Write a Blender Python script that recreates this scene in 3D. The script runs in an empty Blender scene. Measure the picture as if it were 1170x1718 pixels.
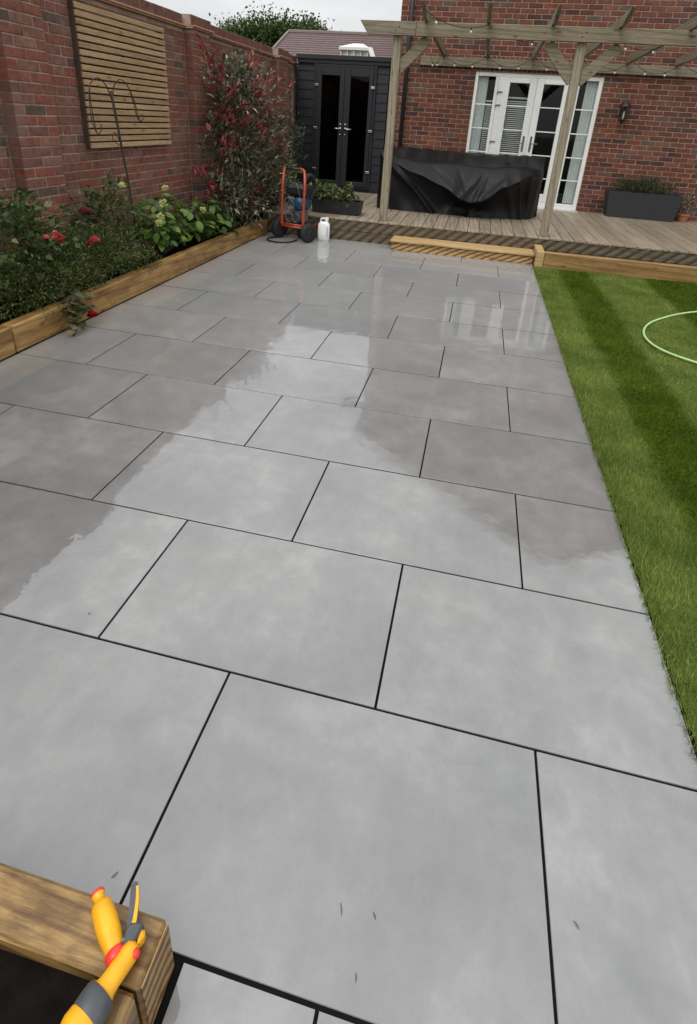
import bpy, math, random
import numpy as np
from mathutils import Vector, Matrix, Euler

random.seed(7)
rng = np.random.default_rng(7)
S = bpy.context.scene
COL = S.collection
R = math.radians

# ------------------------------------------------------------------ camera, sky, sun, exposure
cd = bpy.data.cameras.new("camera")
cam = bpy.data.objects.new("camera", cd)
COL.objects.link(cam)
CAM = Vector((0.969, -1.081, 1.546))
cam.rotation_mode = 'XYZ'
cam.location = CAM
cam.rotation_euler = (1.14445, -0.05872, 0.22293)
cd.sensor_fit = 'HORIZONTAL'
cd.sensor_width = 36.0
cd.lens = 36.0 * 939.42 / 1170.0
cd.shift_y = -(859 - 625) / 1170.0
cd.clip_start = 0.02
cd.clip_end = 600
S.camera = cam

wd = bpy.data.worlds.new("World")
S.world = wd
wd.use_nodes = True
nt = wd.node_tree
for n in list(nt.nodes):
    nt.nodes.remove(n)
def wn(t, **k):
    n = nt.nodes.new(t)
    for a, b in k.items():
        setattr(n, a, b)
    return n
SKY_Z = 1.36                             # zenith luminance of the cloud layer
SUN_EL, SUN_AZ = R(58), R(205)          # azimuth of the sun, clockwise from +Y
sky = wn('ShaderNodeTexSky', sky_type='NISHITA', sun_disc=False, sun_elevation=SUN_EL, sun_rotation=SUN_AZ)
tc = wn('ShaderNodeTexCoord')
mp = wn('ShaderNodeMapping'); mp.inputs['Scale'].default_value = (1.0, 1.0, 3.2)
nz = wn('ShaderNodeTexNoise'); nz.inputs['Scale'].default_value = 2.3; nz.inputs['Detail'].default_value = 5; nz.inputs['Roughness'].default_value = .55
rp = wn('ShaderNodeValToRGB')
rp.color_ramp.elements[0].position = .30; rp.color_ramp.elements[0].color = (.66, .685, .71, 1)
rp.color_ramp.elements[1].position = .66; rp.color_ramp.elements[1].color = (1.0, .995, .985, 1)
# overcast luminance: zenith a good twice as bright as the horizon
sp = wn('ShaderNodeSeparateXYZ'); zc = wn('ShaderNodeMath', operation='MAXIMUM'); zc.inputs[1].default_value = 0.0
za = wn('ShaderNodeMath', operation='MULTIPLY_ADD'); za.inputs[1].default_value = .59 * SKY_Z * 10; za.inputs[2].default_value = .41 * SKY_Z * 10
nt.links.new(tc.outputs['Generated'], sp.inputs[0]); nt.links.new(sp.outputs[2], zc.inputs[0]); nt.links.new(zc.outputs[0], za.inputs[0])
sc = wn('ShaderNodeVectorMath', operation='SCALE'); nt.links.new(za.outputs[0], sc.inputs['Scale'])
mx = wn('ShaderNodeMixRGB'); mx.inputs[0].default_value = .93
bg = wn('ShaderNodeBackground'); bg.inputs['Strength'].default_value = 0.1
ow = wn('ShaderNodeOutputWorld')
L = nt.links.new
L(tc.outputs['Generated'], mp.inputs['Vector']); L(mp.outputs[0], nz.inputs['Vector']); L(nz.outputs['Fac'], rp.inputs[0])
L(rp.outputs[0], sc.inputs[0]); L(sky.outputs[0], mx.inputs[1]); L(sc.outputs[0], mx.inputs[2])
L(mx.outputs[0], bg.inputs[0]); L(bg.outputs[0], ow.inputs[0])

sd = bpy.data.lights.new("sun", 'SUN'); sd.energy = 1.2; sd.angle = R(35); sd.color = (1, .97, .92)
sun = bpy.data.objects.new("sun", sd); COL.objects.link(sun)
dsun = Vector((math.sin(SUN_AZ) * math.cos(SUN_EL), math.cos(SUN_AZ) * math.cos(SUN_EL), math.sin(SUN_EL)))
sun.rotation_euler = dsun.to_track_quat('Z', 'Y').to_euler()
sun.location = (0, -4, 12)

S.view_settings.view_transform = 'Standard'
S.view_settings.look = 'None'
S.view_settings.exposure = 0.52
S.view_settings.gamma = 1.0
S.view_settings.use_curve_mapping = False
S.cycles.max_bounces = 6
S.cycles.transparent_max_bounces = 12

# ------------------------------------------------------------------ materials
def nodes(name):
    m = bpy.data.materials.new(name); m.use_nodes = True
    t = m.node_tree
    b = t.nodes['Principled BSDF']
    return m, t, b
def N(t, typ, **k):
    n = t.nodes.new(typ)
    for a, v in k.items():
        setattr(n, a, v)
    return n
def c4(c):
    return (c[0], c[1], c[2], 1)
def ramp(t, stops):
    r = N(t, 'ShaderNodeValToRGB')
    e = r.color_ramp.elements
    e[0].position, e[0].color = stops[0][0], c4(stops[0][1])
    e[1].position, e[1].color = stops[-1][0], c4(stops[-1][1])
    for p, c in stops[1:-1]:
        x = e.new(p); x.color = c4(c)
    return r
def coords(t, scale=(1, 1, 1), jitter=True):
    """object coordinates, shifted by a random amount per object"""
    tcn = N(t, 'ShaderNodeTexCoord')
    m = N(t, 'ShaderNodeMapping'); m.inputs['Scale'].default_value = scale
    if jitter:
        oi = N(t, 'ShaderNodeObjectInfo')
        ml = N(t, 'ShaderNodeMath', operation='MULTIPLY'); ml.inputs[1].default_value = 37.0
        ad = N(t, 'ShaderNodeVectorMath', operation='ADD')
        t.links.new(oi.outputs['Random'], ml.inputs[0])
        t.links.new(tcn.outputs['Object'], ad.inputs[0]); t.links.new(ml.outputs[0], ad.inputs[1])
        t.links.new(ad.outputs[0], m.inputs['Vector'])
    else:
        t.links.new(tcn.outputs['Object'], m.inputs['Vector'])
    return m.outputs[0]
def noise(t, vec, s, d=4, r=.55, dist=0):
    n = N(t, 'ShaderNodeTexNoise'); n.inputs['Scale'].default_value = s; n.inputs['Detail'].default_value = d
    n.inputs['Roughness'].default_value = r; n.inputs['Distortion'].default_value = dist
    t.links.new(vec, n.inputs['Vector'])
    return n.outputs['Fac']
def bump(t, b, h, strength, dist=.01):
    n = N(t, 'ShaderNodeBump'); n.inputs['Strength'].default_value = strength; n.inputs['Distance'].default_value = dist
    t.links.new(h, n.inputs['Height']); t.links.new(n.outputs[0], b.inputs['Normal'])
    return n
def mixc(t, fac, a, b_, blend='MIX'):
    m = N(t, 'ShaderNodeMixRGB', blend_type=blend)
    for i, v in ((0, fac), (1, a), (2, b_)):
        if isinstance(v, (int, float)): m.inputs[i].default_value = v if i == 0 else (v, v, v, 1)
        elif isinstance(v, tuple): m.inputs[i].default_value = c4(v)
        else: t.links.new(v, m.inputs[i])
    return m.outputs[0]
def plain(name, c1, c2=None, s=8, rough=.6, bmp=0, metal=0, spec=.5, scale=(1, 1, 1), coat=0):
    m, t, b = nodes(name)
    v = coords(t, scale)
    c2 = c2 or tuple(x * .75 for x in c1)
    f = noise(t, v, s)
    r = ramp(t, [(.3, c2), (.7, c1)])
    t.links.new(f, r.inputs[0]); t.links.new(r.outputs[0], b.inputs['Base Color'])
    b.inputs['Roughness'].default_value = rough; b.inputs['Metallic'].default_value = metal
    b.inputs['Specular IOR Level'].default_value = spec; b.inputs['Coat Weight'].default_value = coat
    if bmp: bump(t, b, noise(t, v, s * 5), bmp, .004)
    return m
def rand_brick(name, stops, by='object', rough=.85, weather=0):
    m, t, b = nodes(name)
    if by == 'object':
        src = N(t, 'ShaderNodeObjectInfo').outputs['Random']
    else:
        src = N(t, 'ShaderNodeNewGeometry').outputs['Random Per Island']
    r = ramp(t, stops); r.color_ramp.interpolation = 'CONSTANT'
    t.links.new(src, r.inputs[0])
    v = coords(t)
    f = noise(t, v, 22, 5, .65)
    r2 = ramp(t, [(.3, (.55, .55, .56)), (.72, (1.25, 1.2, 1.15))])
    t.links.new(f, r2.inputs[0])
    c = mixc(t, .85, r.outputs[0], r2.outputs[0], 'MULTIPLY')
    if weather:
        g = N(t, 'ShaderNodeNewGeometry')
        wn_ = N(t, 'ShaderNodeTexNoise'); wn_.inputs['Scale'].default_value = 1.5; wn_.inputs['Detail'].default_value = 7; wn_.inputs['Roughness'].default_value = .68
        t.links.new(g.outputs['Position'], wn_.inputs['Vector'])
        rw = ramp(t, [(.50, (0, 0, 0)), (.64, (weather, weather, weather))]); t.links.new(wn_.outputs['Fac'], rw.inputs[0])
        c = mixc(t, rw.outputs[0], c, (.19, .155, .115))
    t.links.new(c, b.inputs['Base Color'])
    b.inputs['Roughness'].default_value = rough
    b.inputs['Specular IOR Level'].default_value = .25
    bump(t, b, noise(t, v, 130, 3), .5, .004)
    return m
def wood(name, light, dark, axis='x', rough=.65, ringsc=1.0, knots=True, spec=.35, tint=.25, grain=.55, wet=0):
    m, t, b = nodes(name)
    sc_ = {'x': (1.2, 14, 14), 'y': (14, 1.2, 14), 'z': (14, 14, 1.2)}[axis]
    v = coords(t, tuple(a * ringsc for a in sc_))
    f = noise(t, v, 1.6, 6, .6, .6)
    r = ramp(t, [(.28, dark), (.5, tuple((a + c) / 2 for a, c in zip(light, dark))), (.72, light)])
    t.links.new(f, r.inputs[0])
    v2 = coords(t, tuple(a * ringsc * 6 for a in sc_))
    f2 = noise(t, v2, 2.2, 3, .6)
    r2 = ramp(t, [(.35, (.72, .70, .66)), (.65, (1.1, 1.1, 1.1))])
    t.links.new(f2, r2.inputs[0])
    c = mixc(t, .7, r.outputs[0], r2.outputs[0], 'MULTIPLY')
    gs = {'x': (.5, 9, 9), 'y': (9, .5, 9), 'z': (9, 9, .5)}[axis]
    vg = coords(t, tuple(a * max(ringsc, .6) for a in gs))
    wv = N(t, 'ShaderNodeTexWave', wave_type='BANDS', bands_direction='DIAGONAL'); wv.inputs['Scale'].default_value = 1.6
    wv.inputs['Distortion'].default_value = 5.5; wv.inputs['Detail'].default_value = 4; wv.inputs['Detail Scale'].default_value = 1.1
    t.links.new(vg, wv.inputs['Vector'])
    rg = ramp(t, [(.0, (.50, .42, .33)), (.16, (.86, .83, .79)), (.35, (1.02, 1.02, 1.02))]); t.links.new(wv.outputs['Fac'], rg.inputs[0])
    c = mixc(t, grain, c, rg.outputs[0], 'MULTIPLY')
    if knots:
        ks = {'x': (4.2, 11, 11), 'y': (11, 4.2, 11), 'z': (11, 11, 4.2)}[axis]
        vk = coords(t, ks)
        vo = N(t, 'ShaderNodeTexVoronoi'); vo.inputs['Scale'].default_value = 1.0
        t.links.new(vk, vo.inputs['Vector'])
        rk = ramp(t, [(.04, (.20, .12, .07)), (.10, (.62, .5, .38)), (.20, (1, 1, 1))])
        t.links.new(vo.outputs['Distance'], rk.inputs[0])
        c = mixc(t, .75, c, rk.outputs[0], 'MULTIPLY')
    if wet:
        fw = noise(t, coords(t, {'x': (1, 2.6, 2.6), 'y': (2.6, 1, 2.6), 'z': (2.6, 2.6, 1)}[axis]), 5, 6, .65, .4)
        rw = ramp(t, [(.36, (1 - wet, 1 - wet * 1.08, 1 - wet * 1.15)), (.58, (1, 1, 1))]); t.links.new(fw, rw.inputs[0])
        c = mixc(t, 1, c, rw.outputs[0], 'MULTIPLY')
    oi = N(t, 'ShaderNodeObjectInfo')
    ro = ramp(t, [(0, (1 - tint, 1 - tint, 1 - tint)), (.5, (1, .97, .92)), (1, (1 + tint * .6, 1 + tint * .55, 1 + tint * .5))])
    t.links.new(oi.outputs['Random'], ro.inputs[0])
    c = mixc(t, 1.0, c, ro.outputs[0], 'MULTIPLY')
    t.links.new(c, b.inputs['Base Color'])
    b.inputs['Roughness'].default_value = rough; b.inputs['Specular IOR Level'].default_value = spec
    bump(t, b, f2, .35, .004)
    return m
def leafmat(name, stops, rough=.45, trans=.25):
    m, t, b = nodes(name)
    g = N(t, 'ShaderNodeNewGeometry')
    oi = N(t, 'ShaderNodeObjectInfo')
    ad = N(t, 'ShaderNodeMath', operation='ADD'); fr = N(t, 'ShaderNodeMath', operation='FRACT')
    t.links.new(g.outputs['Random Per Island'], ad.inputs[0]); t.links.new(oi.outputs['Random'], ad.inputs[1]); t.links.new(ad.outputs[0], fr.inputs[0])
    r = ramp(t, stops)
    t.links.new(fr.outputs[0], r.inputs[0])
    v = coords(t)
    f = noise(t, v, 60, 2)
    r2 = ramp(t, [(.3, (.75, .75, .75)), (.7, (1.15, 1.15, 1.15))])
    t.links.new(f, r2.inputs[0])
    c = mixc(t, .8, r.outputs[0], r2.outputs[0], 'MULTIPLY')
    t.links.new(c, b.inputs['Base Color'])
    b.inputs['Roughness'].default_value = rough
    b.inputs['Specular IOR Level'].default_value = .4
    tr = N(t, 'ShaderNodeBsdfTranslucent'); t.links.new(c, tr.inputs['Color'])
    ms = N(t, 'ShaderNodeMixShader'); ms.inputs[0].default_value = trans
    t.links.new(b.outputs[0], ms.inputs[1]); t.links.new(tr.outputs[0], ms.inputs[2])
    t.links.new(ms.outputs[0], t.nodes['Material Output'].inputs[0])
    return m

def make_slab():
    m, t, b = nodes("wet_porcelain")
    v = coords(t)
    f1 = noise(t, v, 1.7, 5, .55, .6)
    f2 = noise(t, v, 9, 9, .7, .2)
    mf = N(t, 'ShaderNodeMath', operation='MULTIPLY'); mf.inputs[1].default_value = .55; t.links.new(f1, mf.inputs[0])
    ma = N(t, 'ShaderNodeMath', operation='MULTIPLY_ADD'); ma.inputs[1].default_value = .45; t.links.new(f2, ma.inputs[0]); t.links.new(mf.outputs[0], ma.inputs[2])
    r = ramp(t, [(.38, (.082, .081, .079)), (.47, (.108, .107, .104)), (.54, (.134, .133, .130)), (.62, (.182, .181, .176))])
    t.links.new(ma.outputs[0], r.inputs[0])
    # brushed dry smears and grey-green stains
    vs_ = coords(t, (9, 1.6, 1)); f3 = noise(t, vs_, 1.4, 5, .6, 1.2)
    r3 = ramp(t, [(.34, (.80, .81, .81)), (.60, (1.10, 1.10, 1.09))]); t.links.new(f3, r3.inputs[0])
    f4 = noise(t, v, 210, 2, .5)
    r4 = ramp(t, [(.3, (.955, .955, .955)), (.7, (1.04, 1.04, 1.04))]); t.links.new(f4, r4.inputs[0])
    c0 = mixc(t, .35, r.outputs[0], r3.outputs[0], 'MULTIPLY')
    c0 = mixc(t, 1.0, c0, r4.outputs[0], 'MULTIPLY')
    oi = N(t, 'ShaderNodeObjectInfo')
    ro = ramp(t, [(0, (.88, .88, .885)), (1, (1.09, 1.085, 1.08))])
    t.links.new(oi.outputs['Random'], ro.inputs[0])
    c = mixc(t, 1.0, c0, ro.outputs[0], 'MULTIPLY')
    t.links.new(c, b.inputs['Base Color'])
    b.inputs['Roughness'].default_value = .46
    b.inputs['IOR'].default_value = 2.0
    b.inputs['Sheen Weight'].default_value = .9; b.inputs['Sheen Roughness'].default_value = .40
    b.inputs['Specular IOR Level'].default_value = .5
    # film of rain water
    tw = N(t, 'ShaderNodeTexCoord')
    fw = N(t, 'ShaderNodeTexNoise'); fw.inputs['Scale'].default_value = 1.1; fw.inputs['Detail'].default_value = 3
    geo = N(t, 'ShaderNodeNewGeometry')
    t.links.new(geo.outputs['Position'], fw.inputs['Vector'])
    rw = ramp(t, [(.36, (.09, .09, .09)), (.52, (.012, .012, .012))])
    t.links.new(fw.outputs['Fac'], rw.inputs[0])
    b.inputs['Coat Weight'].default_value = 1.0
    b.inputs['Coat IOR'].default_value = 1.85
    t.links.new(rw.outputs[0], b.inputs['Coat Roughness'])
    nb = N(t, 'ShaderNodeTexNoise'); nb.inputs['Scale'].default_value = 7; nb.inputs['Detail'].default_value = 4
    t.links.new(geo.outputs['Position'], nb.inputs['Vector'])
    bn = N(t, 'ShaderNodeBump'); bn.inputs['Strength'].default_value = .11; bn.inputs['Distance'].default_value = .008
    t.links.new(nb.outputs['Fac'], bn.inputs['Height'])
    t.links.new(bn.outputs[0], b.inputs['Coat Normal'])
    return m

def brick_texture(name, scale, c1, c2, mortar):
    m, t, b = nodes(name)
    g = N(t, 'ShaderNodeTexCoord')
    mpn = N(t, 'ShaderNodeMapping'); mpn.inputs['Rotation'].default_value = (R(90), 0, 0)
    t.links.new(g.outputs['Object'], mpn.inputs['Vector'])
    # combine x+y as the running direction so that both wall directions read as courses
    sp = N(t, 'ShaderNodeSeparateXYZ'); t.links.new(g.outputs['Object'], sp.inputs[0])
    ad = N(t, 'ShaderNodeMath', operation='ADD'); t.links.new(sp.outputs[0], ad.inputs[0]); t.links.new(sp.outputs[1], ad.inputs[1])
    cb = N(t, 'ShaderNodeCombineXYZ'); t.links.new(ad.outputs[0], cb.inputs[0]); t.links.new(sp.outputs[2], cb.inputs[1])
    br = N(t, 'ShaderNodeTexBrick')
    br.inputs['Scale'].default_value = 1; br.inputs['Brick Width'].default_value = .225; br.inputs['Row Height'].default_value = .075
    br.inputs['Mortar Size'].default_value = .005
    br.inputs['Color1'].default_value = c4(c1); br.inputs['Color2'].default_value = c4(c2); br.inputs['Mortar'].default_value = c4(mortar)
    t.links.new(cb.outputs[0], br.inputs['Vector'])
    t.links.new(br.outputs['Color'], b.inputs['Base Color']); b.inputs['Roughness'].default_value = .9
    return m
def glassmat(name, tint=(.6, .63, .62)):
    m, t, b = nodes(name)
    t.nodes.remove(b)
    tr = N(t, 'ShaderNodeBsdfTransparent'); tr.inputs[0].default_value = c4(tint)
    gl = N(t, 'ShaderNodeBsdfGlossy'); gl.inputs['Roughness'].default_value = .02
    fr = N(t, 'ShaderNodeFresnel'); fr.inputs['IOR'].default_value = 1.5
    mul = N(t, 'ShaderNodeMath', operation='MULTIPLY'); mul.inputs[1].default_value = .45; mul.use_clamp = True
    t.links.new(fr.outputs[0], mul.inputs[0])
    ms = N(t, 'ShaderNodeMixShader')
    t.links.new(mul.outputs[0], ms.inputs[0]); t.links.new(tr.outputs[0], ms.inputs[1]); t.links.new(gl.outputs[0], ms.inputs[2])
    t.links.new(ms.outputs[0], t.nodes['Material Output'].inputs[0])
    return m
def make_lawn(name, blades):
    m, t, b = nodes(name)
    g = N(t, 'ShaderNodeNewGeometry')
    sp = N(t, 'ShaderNodeSeparateXYZ'); t.links.new(g.outputs['Position'], sp.inputs[0])
    # mown stripes: light and shade of leaning blades painted as two greens, in world x
    wv = N(t, 'ShaderNodeTexNoise'); wv.inputs['Scale'].default_value = 1.3; t.links.new(g.outputs['Position'], wv.inputs['Vector'])
    off = N(t, 'ShaderNodeMath', operation='MULTIPLY_ADD'); off.inputs[1].default_value = .12; t.links.new(wv.outputs['Fac'], off.inputs[0])
    t.links.new(sp.outputs[0], off.inputs[2])
    mr = N(t, 'ShaderNodeMapRange'); mr.inputs['From Min'].default_value = 1.8; mr.inputs['From Max'].default_value = 4.8
    t.links.new(off.outputs[0], mr.inputs['Value'])
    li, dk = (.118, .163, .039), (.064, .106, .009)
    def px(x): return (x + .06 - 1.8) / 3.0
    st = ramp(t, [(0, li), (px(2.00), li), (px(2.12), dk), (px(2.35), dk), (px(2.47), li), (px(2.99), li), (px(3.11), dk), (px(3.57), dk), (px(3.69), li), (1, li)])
    t.links.new(mr.outputs[0], st.inputs[0])
    pn = N(t, 'ShaderNodeTexNoise'); pn.inputs['Scale'].default_value = 3.5; pn.inputs['Detail'].default_value = 4
    t.links.new(g.outputs['Position'], pn.inputs['Vector'])
    rp_ = ramp(t, [(.3, (.62, .66, .6)), (.7, (1.22, 1.15, 1.2))]); t.links.new(pn.outputs['Fac'], rp_.inputs[0])
    c = mixc(t, .9, st.outputs[0], rp_.outputs[0], 'MULTIPLY')
    if blades:
        rb = ramp(t, [(0, (.62, .68, .55)), (.75, (1.2, 1.15, 1.0)), (.92, (1.5, 1.35, 1.1)), (.97, (2.0, 1.6, 1.6)), (1, (2.3, 1.6, 2.0))])
        t.links.new(g.outputs['Random Per Island'], rb.inputs[0])
        c = mixc(t, 1, c, rb.outputs[0], 'MULTIPLY')
    else:
        c = mixc(t, 1, c, (.6, .62, .5), 'MULTIPLY')
    t.links.new(c, b.inputs['Base Color']); b.inputs['Roughness'].default_value = .75
    b.inputs['Specular IOR Level'].default_value = .06
    return m

HOUSE_STOPS = [(0, (0.150, 0.053, 0.036)), (.16, (0.125, 0.044, 0.031)), (.33, (0.175, 0.063, 0.039)), (.5, (0.105, 0.042, 0.032)), (.63, (0.148, 0.058, 0.044)), (.78, (0.075, 0.039, 0.034)), (.88, (0.195, 0.079, 0.049)), (.95, (0.115, 0.079, 0.064))]
WALL_STOPS = [(0, (0.220, 0.096, 0.070)), (.16, (0.247, 0.094, 0.068)), (.32, (0.213, 0.108, 0.082)), (.48, (0.253, 0.089, 0.063)), (.62, (0.194, 0.094, 0.073)), (.75, (0.247, 0.122, 0.093)), (.86, (0.126, 0.084, 0.068)), (.94, (0.260, 0.138, 0.104))]
M = {}
M['brick_house'] = rand_brick("red_brick", HOUSE_STOPS, weather=.16)
M['brick_house_mass'] = rand_brick("red_brick_mass", HOUSE_STOPS, 'island', weather=.16)
M['brick_wall'] = rand_brick("brown_red_brick", WALL_STOPS, weather=.6)
M['brick_wall_mass'] = rand_brick("brown_red_brick_mass", WALL_STOPS, 'island', weather=.6)
M['mortar_house'] = plain("house_mortar", (.42, .30, .23), (.31, .215, .165), 30, .95, .3)
M['mortar_wall'] = plain("wall_mortar", (.46, .345, .28), (.22, .16, .13), 9, .95, .3)
M['brick_tex'] = brick_texture("brick_courses", 1, (.20, .058, .038), (.14, .045, .035), (.32, .25, .2))
M['brick_tex_wall'] = brick_texture("wall_courses", 1, (.18, .085, .065), (.14, .075, .06), (.24, .18, .14))
M['terracotta'] = plain("clay_tile", (.46, .25, .17), (.36, .19, .13), 14, .75, .3)
M['coping'] = rand_brick("coping_brick", [(0, (.19, .098, .075)), (.25, (.175, .090, .070)), (.5, (.205, .104, .078)), (.75, (.165, .088, .070))])
M['slab'] = make_slab()
M['grout'] = plain("black_grout", (.0055, .0055, .006), (.003, .003, .0035), 20, .8, 0, 0, .12)
M['sleeper'] = wood("new_sleeper_timber", (.56, .36, .14), (.29, .155, .045), 'y', .5, .55, True, .4, .2, .55, .35)
M['sleeper_x'] = wood("new_sleeper_timber_across", (.47, .30, .125), (.24, .13, .042), 'x', .55, .55)
M['sleeper_near'] = wood("wet_sleeper_timber", (.46, .295, .105), (.15, .085, .026), 'x', .38, 1.15, True, .5, .1, .8, .55)
M['sleeper_near_y'] = wood("wet_sleeper_timber_return", (.44, .29, .12), (.14, .08, .026), 'y', .38, 1.15, True, .5, .1, .8, .55)
def endgrain():
    m, t, b = nodes("end_grain")
    v = coords(t, (1, 1, 1), False)
    mpn = N(t, 'ShaderNodeMapping'); mpn.inputs['Location'].default_value = (0, .02, .05); t.links.new(v, mpn.inputs['Vector'])
    w = N(t, 'ShaderNodeTexWave', wave_type='RINGS', rings_direction='X'); w.inputs['Scale'].default_value = 9; w.inputs['Distortion'].default_value = 2.2; w.inputs['Detail'].default_value = 3; w.inputs['Detail Scale'].default_value = 3
    t.links.new(mpn.outputs[0], w.inputs['Vector'])
    r = ramp(t, [(.1, (.12, .062, .022)), (.5, (.27, .155, .055)), (.9, (.40, .24, .09))]); t.links.new(w.outputs['Fac'], r.inputs[0])
    f = noise(t, v, 40, 4); r2 = ramp(t, [(.3, (.6, .58, .55)), (.7, (1.1, 1.1, 1.1))]); t.links.new(f, r2.inputs[0])
    t.links.new(mixc(t, .8, r.outputs[0], r2.outputs[0], 'MULTIPLY'), b.inputs['Base Color']); b.inputs['Roughness'].default_value = .5
    bump(t, b, w.outputs['Fac'], .25, .003)
    return m
M['endgrain'] = endgrain()
M['new_tread'] = wood("pale_new_timber", (.66, .48, .25), (.50, .33, .15), 'x', .5, .6, False)
M['pergola_x'] = wood("weathered_pergola_x", (.30, .27, .20), (.19, .165, .115), 'x', .75, .8, True, .2, .12)
M['pergola_y'] = wood("weathered_pergola_y", (.27, .24, .18), (.17, .145, .105), 'y', .75, .8, True, .2, .15)
M['pergola_z'] = wood("weathered_pergola_z", (.36, .33, .26), (.24, .215, .16), 'z', .75, .8, True, .2, .12)
M['deck'] = wood("weathered_deck", (.36, .31, .245), (.235, .20, .155), 'y', .42, .7, True, .45, .2)
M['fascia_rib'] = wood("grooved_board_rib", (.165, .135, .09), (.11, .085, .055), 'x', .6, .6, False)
M['fascia_back'] = plain("grooved_board_shaded_groove", (.075, .056, .036), (.05, .037, .025), 12, .8)  # groove shade painted in as a darker brown than the rib
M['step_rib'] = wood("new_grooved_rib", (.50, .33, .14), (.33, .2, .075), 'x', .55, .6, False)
M['step_back'] = plain("new_grooved_shaded_groove", (.19, .11, .04), (.13, .075, .028), 12, .8)  # darker than its rib: relief shade put into the colour
M['slat'] = wood("cedar_slat", (.52, .365, .215), (.34, .23, .135), 'y', .6, .8, True, .3, .2, .25)
M['slat_dark'] = plain("batten_dark", (.10, .065, .042), (.06, .04, .027), 10, .8)
M['soil'] = plain("dark_soil", (.009, .0065, .005), (.004, .003, .0024), 25, .95, .8, 0, .1)
M['ground'] = plain("rough_ground", (.07, .085, .035), (.05, .06, .028), .6, .95)
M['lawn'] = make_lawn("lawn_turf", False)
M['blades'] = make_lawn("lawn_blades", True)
M['shed'] = plain("anthracite_paint", (.0080, .0098, .0155), (.0062, .0076, .0120), 6, .55, .1)
M['shed_frame'] = plain("anthracite_frame", (.0125, .0135, .0165), (.010, .011, .0135), 6, .5)
M['chrome'] = plain("satin_chrome", (.75, .75, .74), (.6, .6, .6), 20, .25, 0, 1)
M['white'] = plain("white_upvc", (.80, .80, .78), (.74, .74, .72), 3, .35)
M['white_tex'] = plain("white_textured_film", (.82, .82, .80), (.62, .63, .62), 45, .45)
M['glass'] = glassmat("window_glass", (.93, .95, .94))
M['glass_dark'] = glassmat("shed_glass", (.25, .26, .28))
M['room'] = plain("dim_room", (.06, .055, .05), (.045, .04, .038), 2, .9)
M['blind'] = plain("white_blind", (.72, .72, .70), (.62, .62, .6), 5, .6)
M['curtain'] = plain("grey_curtain", (.74, .77, .77), (.66, .69, .69), 6, .9)
M['black_plastic'] = plain("black_plastic", (.018, .018, .019), (.012, .012, .013), 10, .45)
M['cover'] = plain("black_cover_fabric", (.0080, .0082, .0092), (.0060, .0062, .0070), 5, .42, .15, 0, .20)
M['planter'] = plain("slate_planter", (.030, .031, .035), (.025, .026, .030), 5, .6)
M['pot'] = plain("terracotta_pot", (.36, .15, .075), (.25, .10, .05), 12, .8)
M['iron'] = plain("rusty_iron", (.06, .042, .03), (.03, .022, .018), 40, .75, .4)
M['iron_black'] = plain("black_iron", (.02, .02, .02), (.012, .012, .012), 20, .5, 0, .3)
M['orange'] = plain("orange_paint", (.42, .062, .024), (.32, .045, .018), 9, .35, 0, 0, .5)
M['rubber'] = plain("black_rubber", (.016, .016, .016), (.010, .010, .010), 10, .75)
M['blue'] = plain("blue_motor", (.012, .065, .12), (.01, .045, .085), 10, .4)
M['silver'] = plain("grey_metal", (.20, .21, .22), (.12, .125, .13), 16, .4, 0, .7)
M['bottle'] = plain("white_hdpe", (.84, .85, .85), (.78, .79, .79), 4, .35)
M['ink'] = plain("grey_print", (.22, .23, .26), (.15, .16, .19), 30, .6)
M['hose_green'] = plain("pale_green_hose", (.42, .62, .28), (.34, .52, .22), 12, .4)
M['gun_yellow'] = plain("yellow_plastic", (.88, .43, .010), (.74, .335, .008), 26, .42, .12)
M['gun_grey'] = plain("grey_grip", (.085, .09, .098), (.055, .06, .067), 30, .5, .2)
M['gun_red'] = plain("red_plastic", (.80, .045, .030), (.72, .038, .026), 8, .35)
M['roof'] = plain("plum_roof_tiles", (.185, .135, .130), (.14, .10, .098), 8, .85, .3, scale=(1, 1, 4))
M['verge'] = plain("pale_verge", (.22, .19, .17), (.17, .15, .135), 8, .8)
M['bark'] = plain("bark", (.10, .075, .05), (.05, .038, .028), 20, .9, .5)
M['stem'] = plain("green_stem", (.09, .10, .035), (.07, .055, .025), 20, .7)
M['bulb'] = plain("clear_bulb", (.70, .68, .60), (.6, .58, .5), 20, .15)
G1, G2, G3 = (.012, .030, .010), (.026, .055, .017), (.050, .090, .026)
M['lf_rose'] = leafmat("rose_leaf", [(0, (0.036, 0.073, 0.021)), (.5, (0.069, 0.114, 0.033)), (.85, (0.128, 0.170, 0.058)), (1, (0.200, 0.227, 0.094))], .4)
M['lf_rose_bronze'] = leafmat("rose_leaf_bronze", [(0, (0.065, 0.072, 0.029)), (.5, (0.131, 0.109, 0.051)), (1, (0.189, 0.160, 0.087))], .4)
M['lf_lav'] = leafmat("fine_dark_leaf", [(0, (0.033, 0.055, 0.012)), (.6, (0.076, 0.111, 0.023)), (1, (0.181, 0.203, 0.050))], .6)
M['lf_hyd'] = leafmat("hydrangea_leaf", [(0, (0.040, 0.096, 0.015)), (.5, (0.092, 0.180, 0.026)), (1, (0.185, 0.276, 0.049))], .4, .3)
M['lf_hyd_dark'] = leafmat("low_leaf", [(0, (0.040, 0.090, 0.014)), (.6, (0.081, 0.147, 0.023)), (1, (0.145, 0.227, 0.042))], .45)
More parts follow.
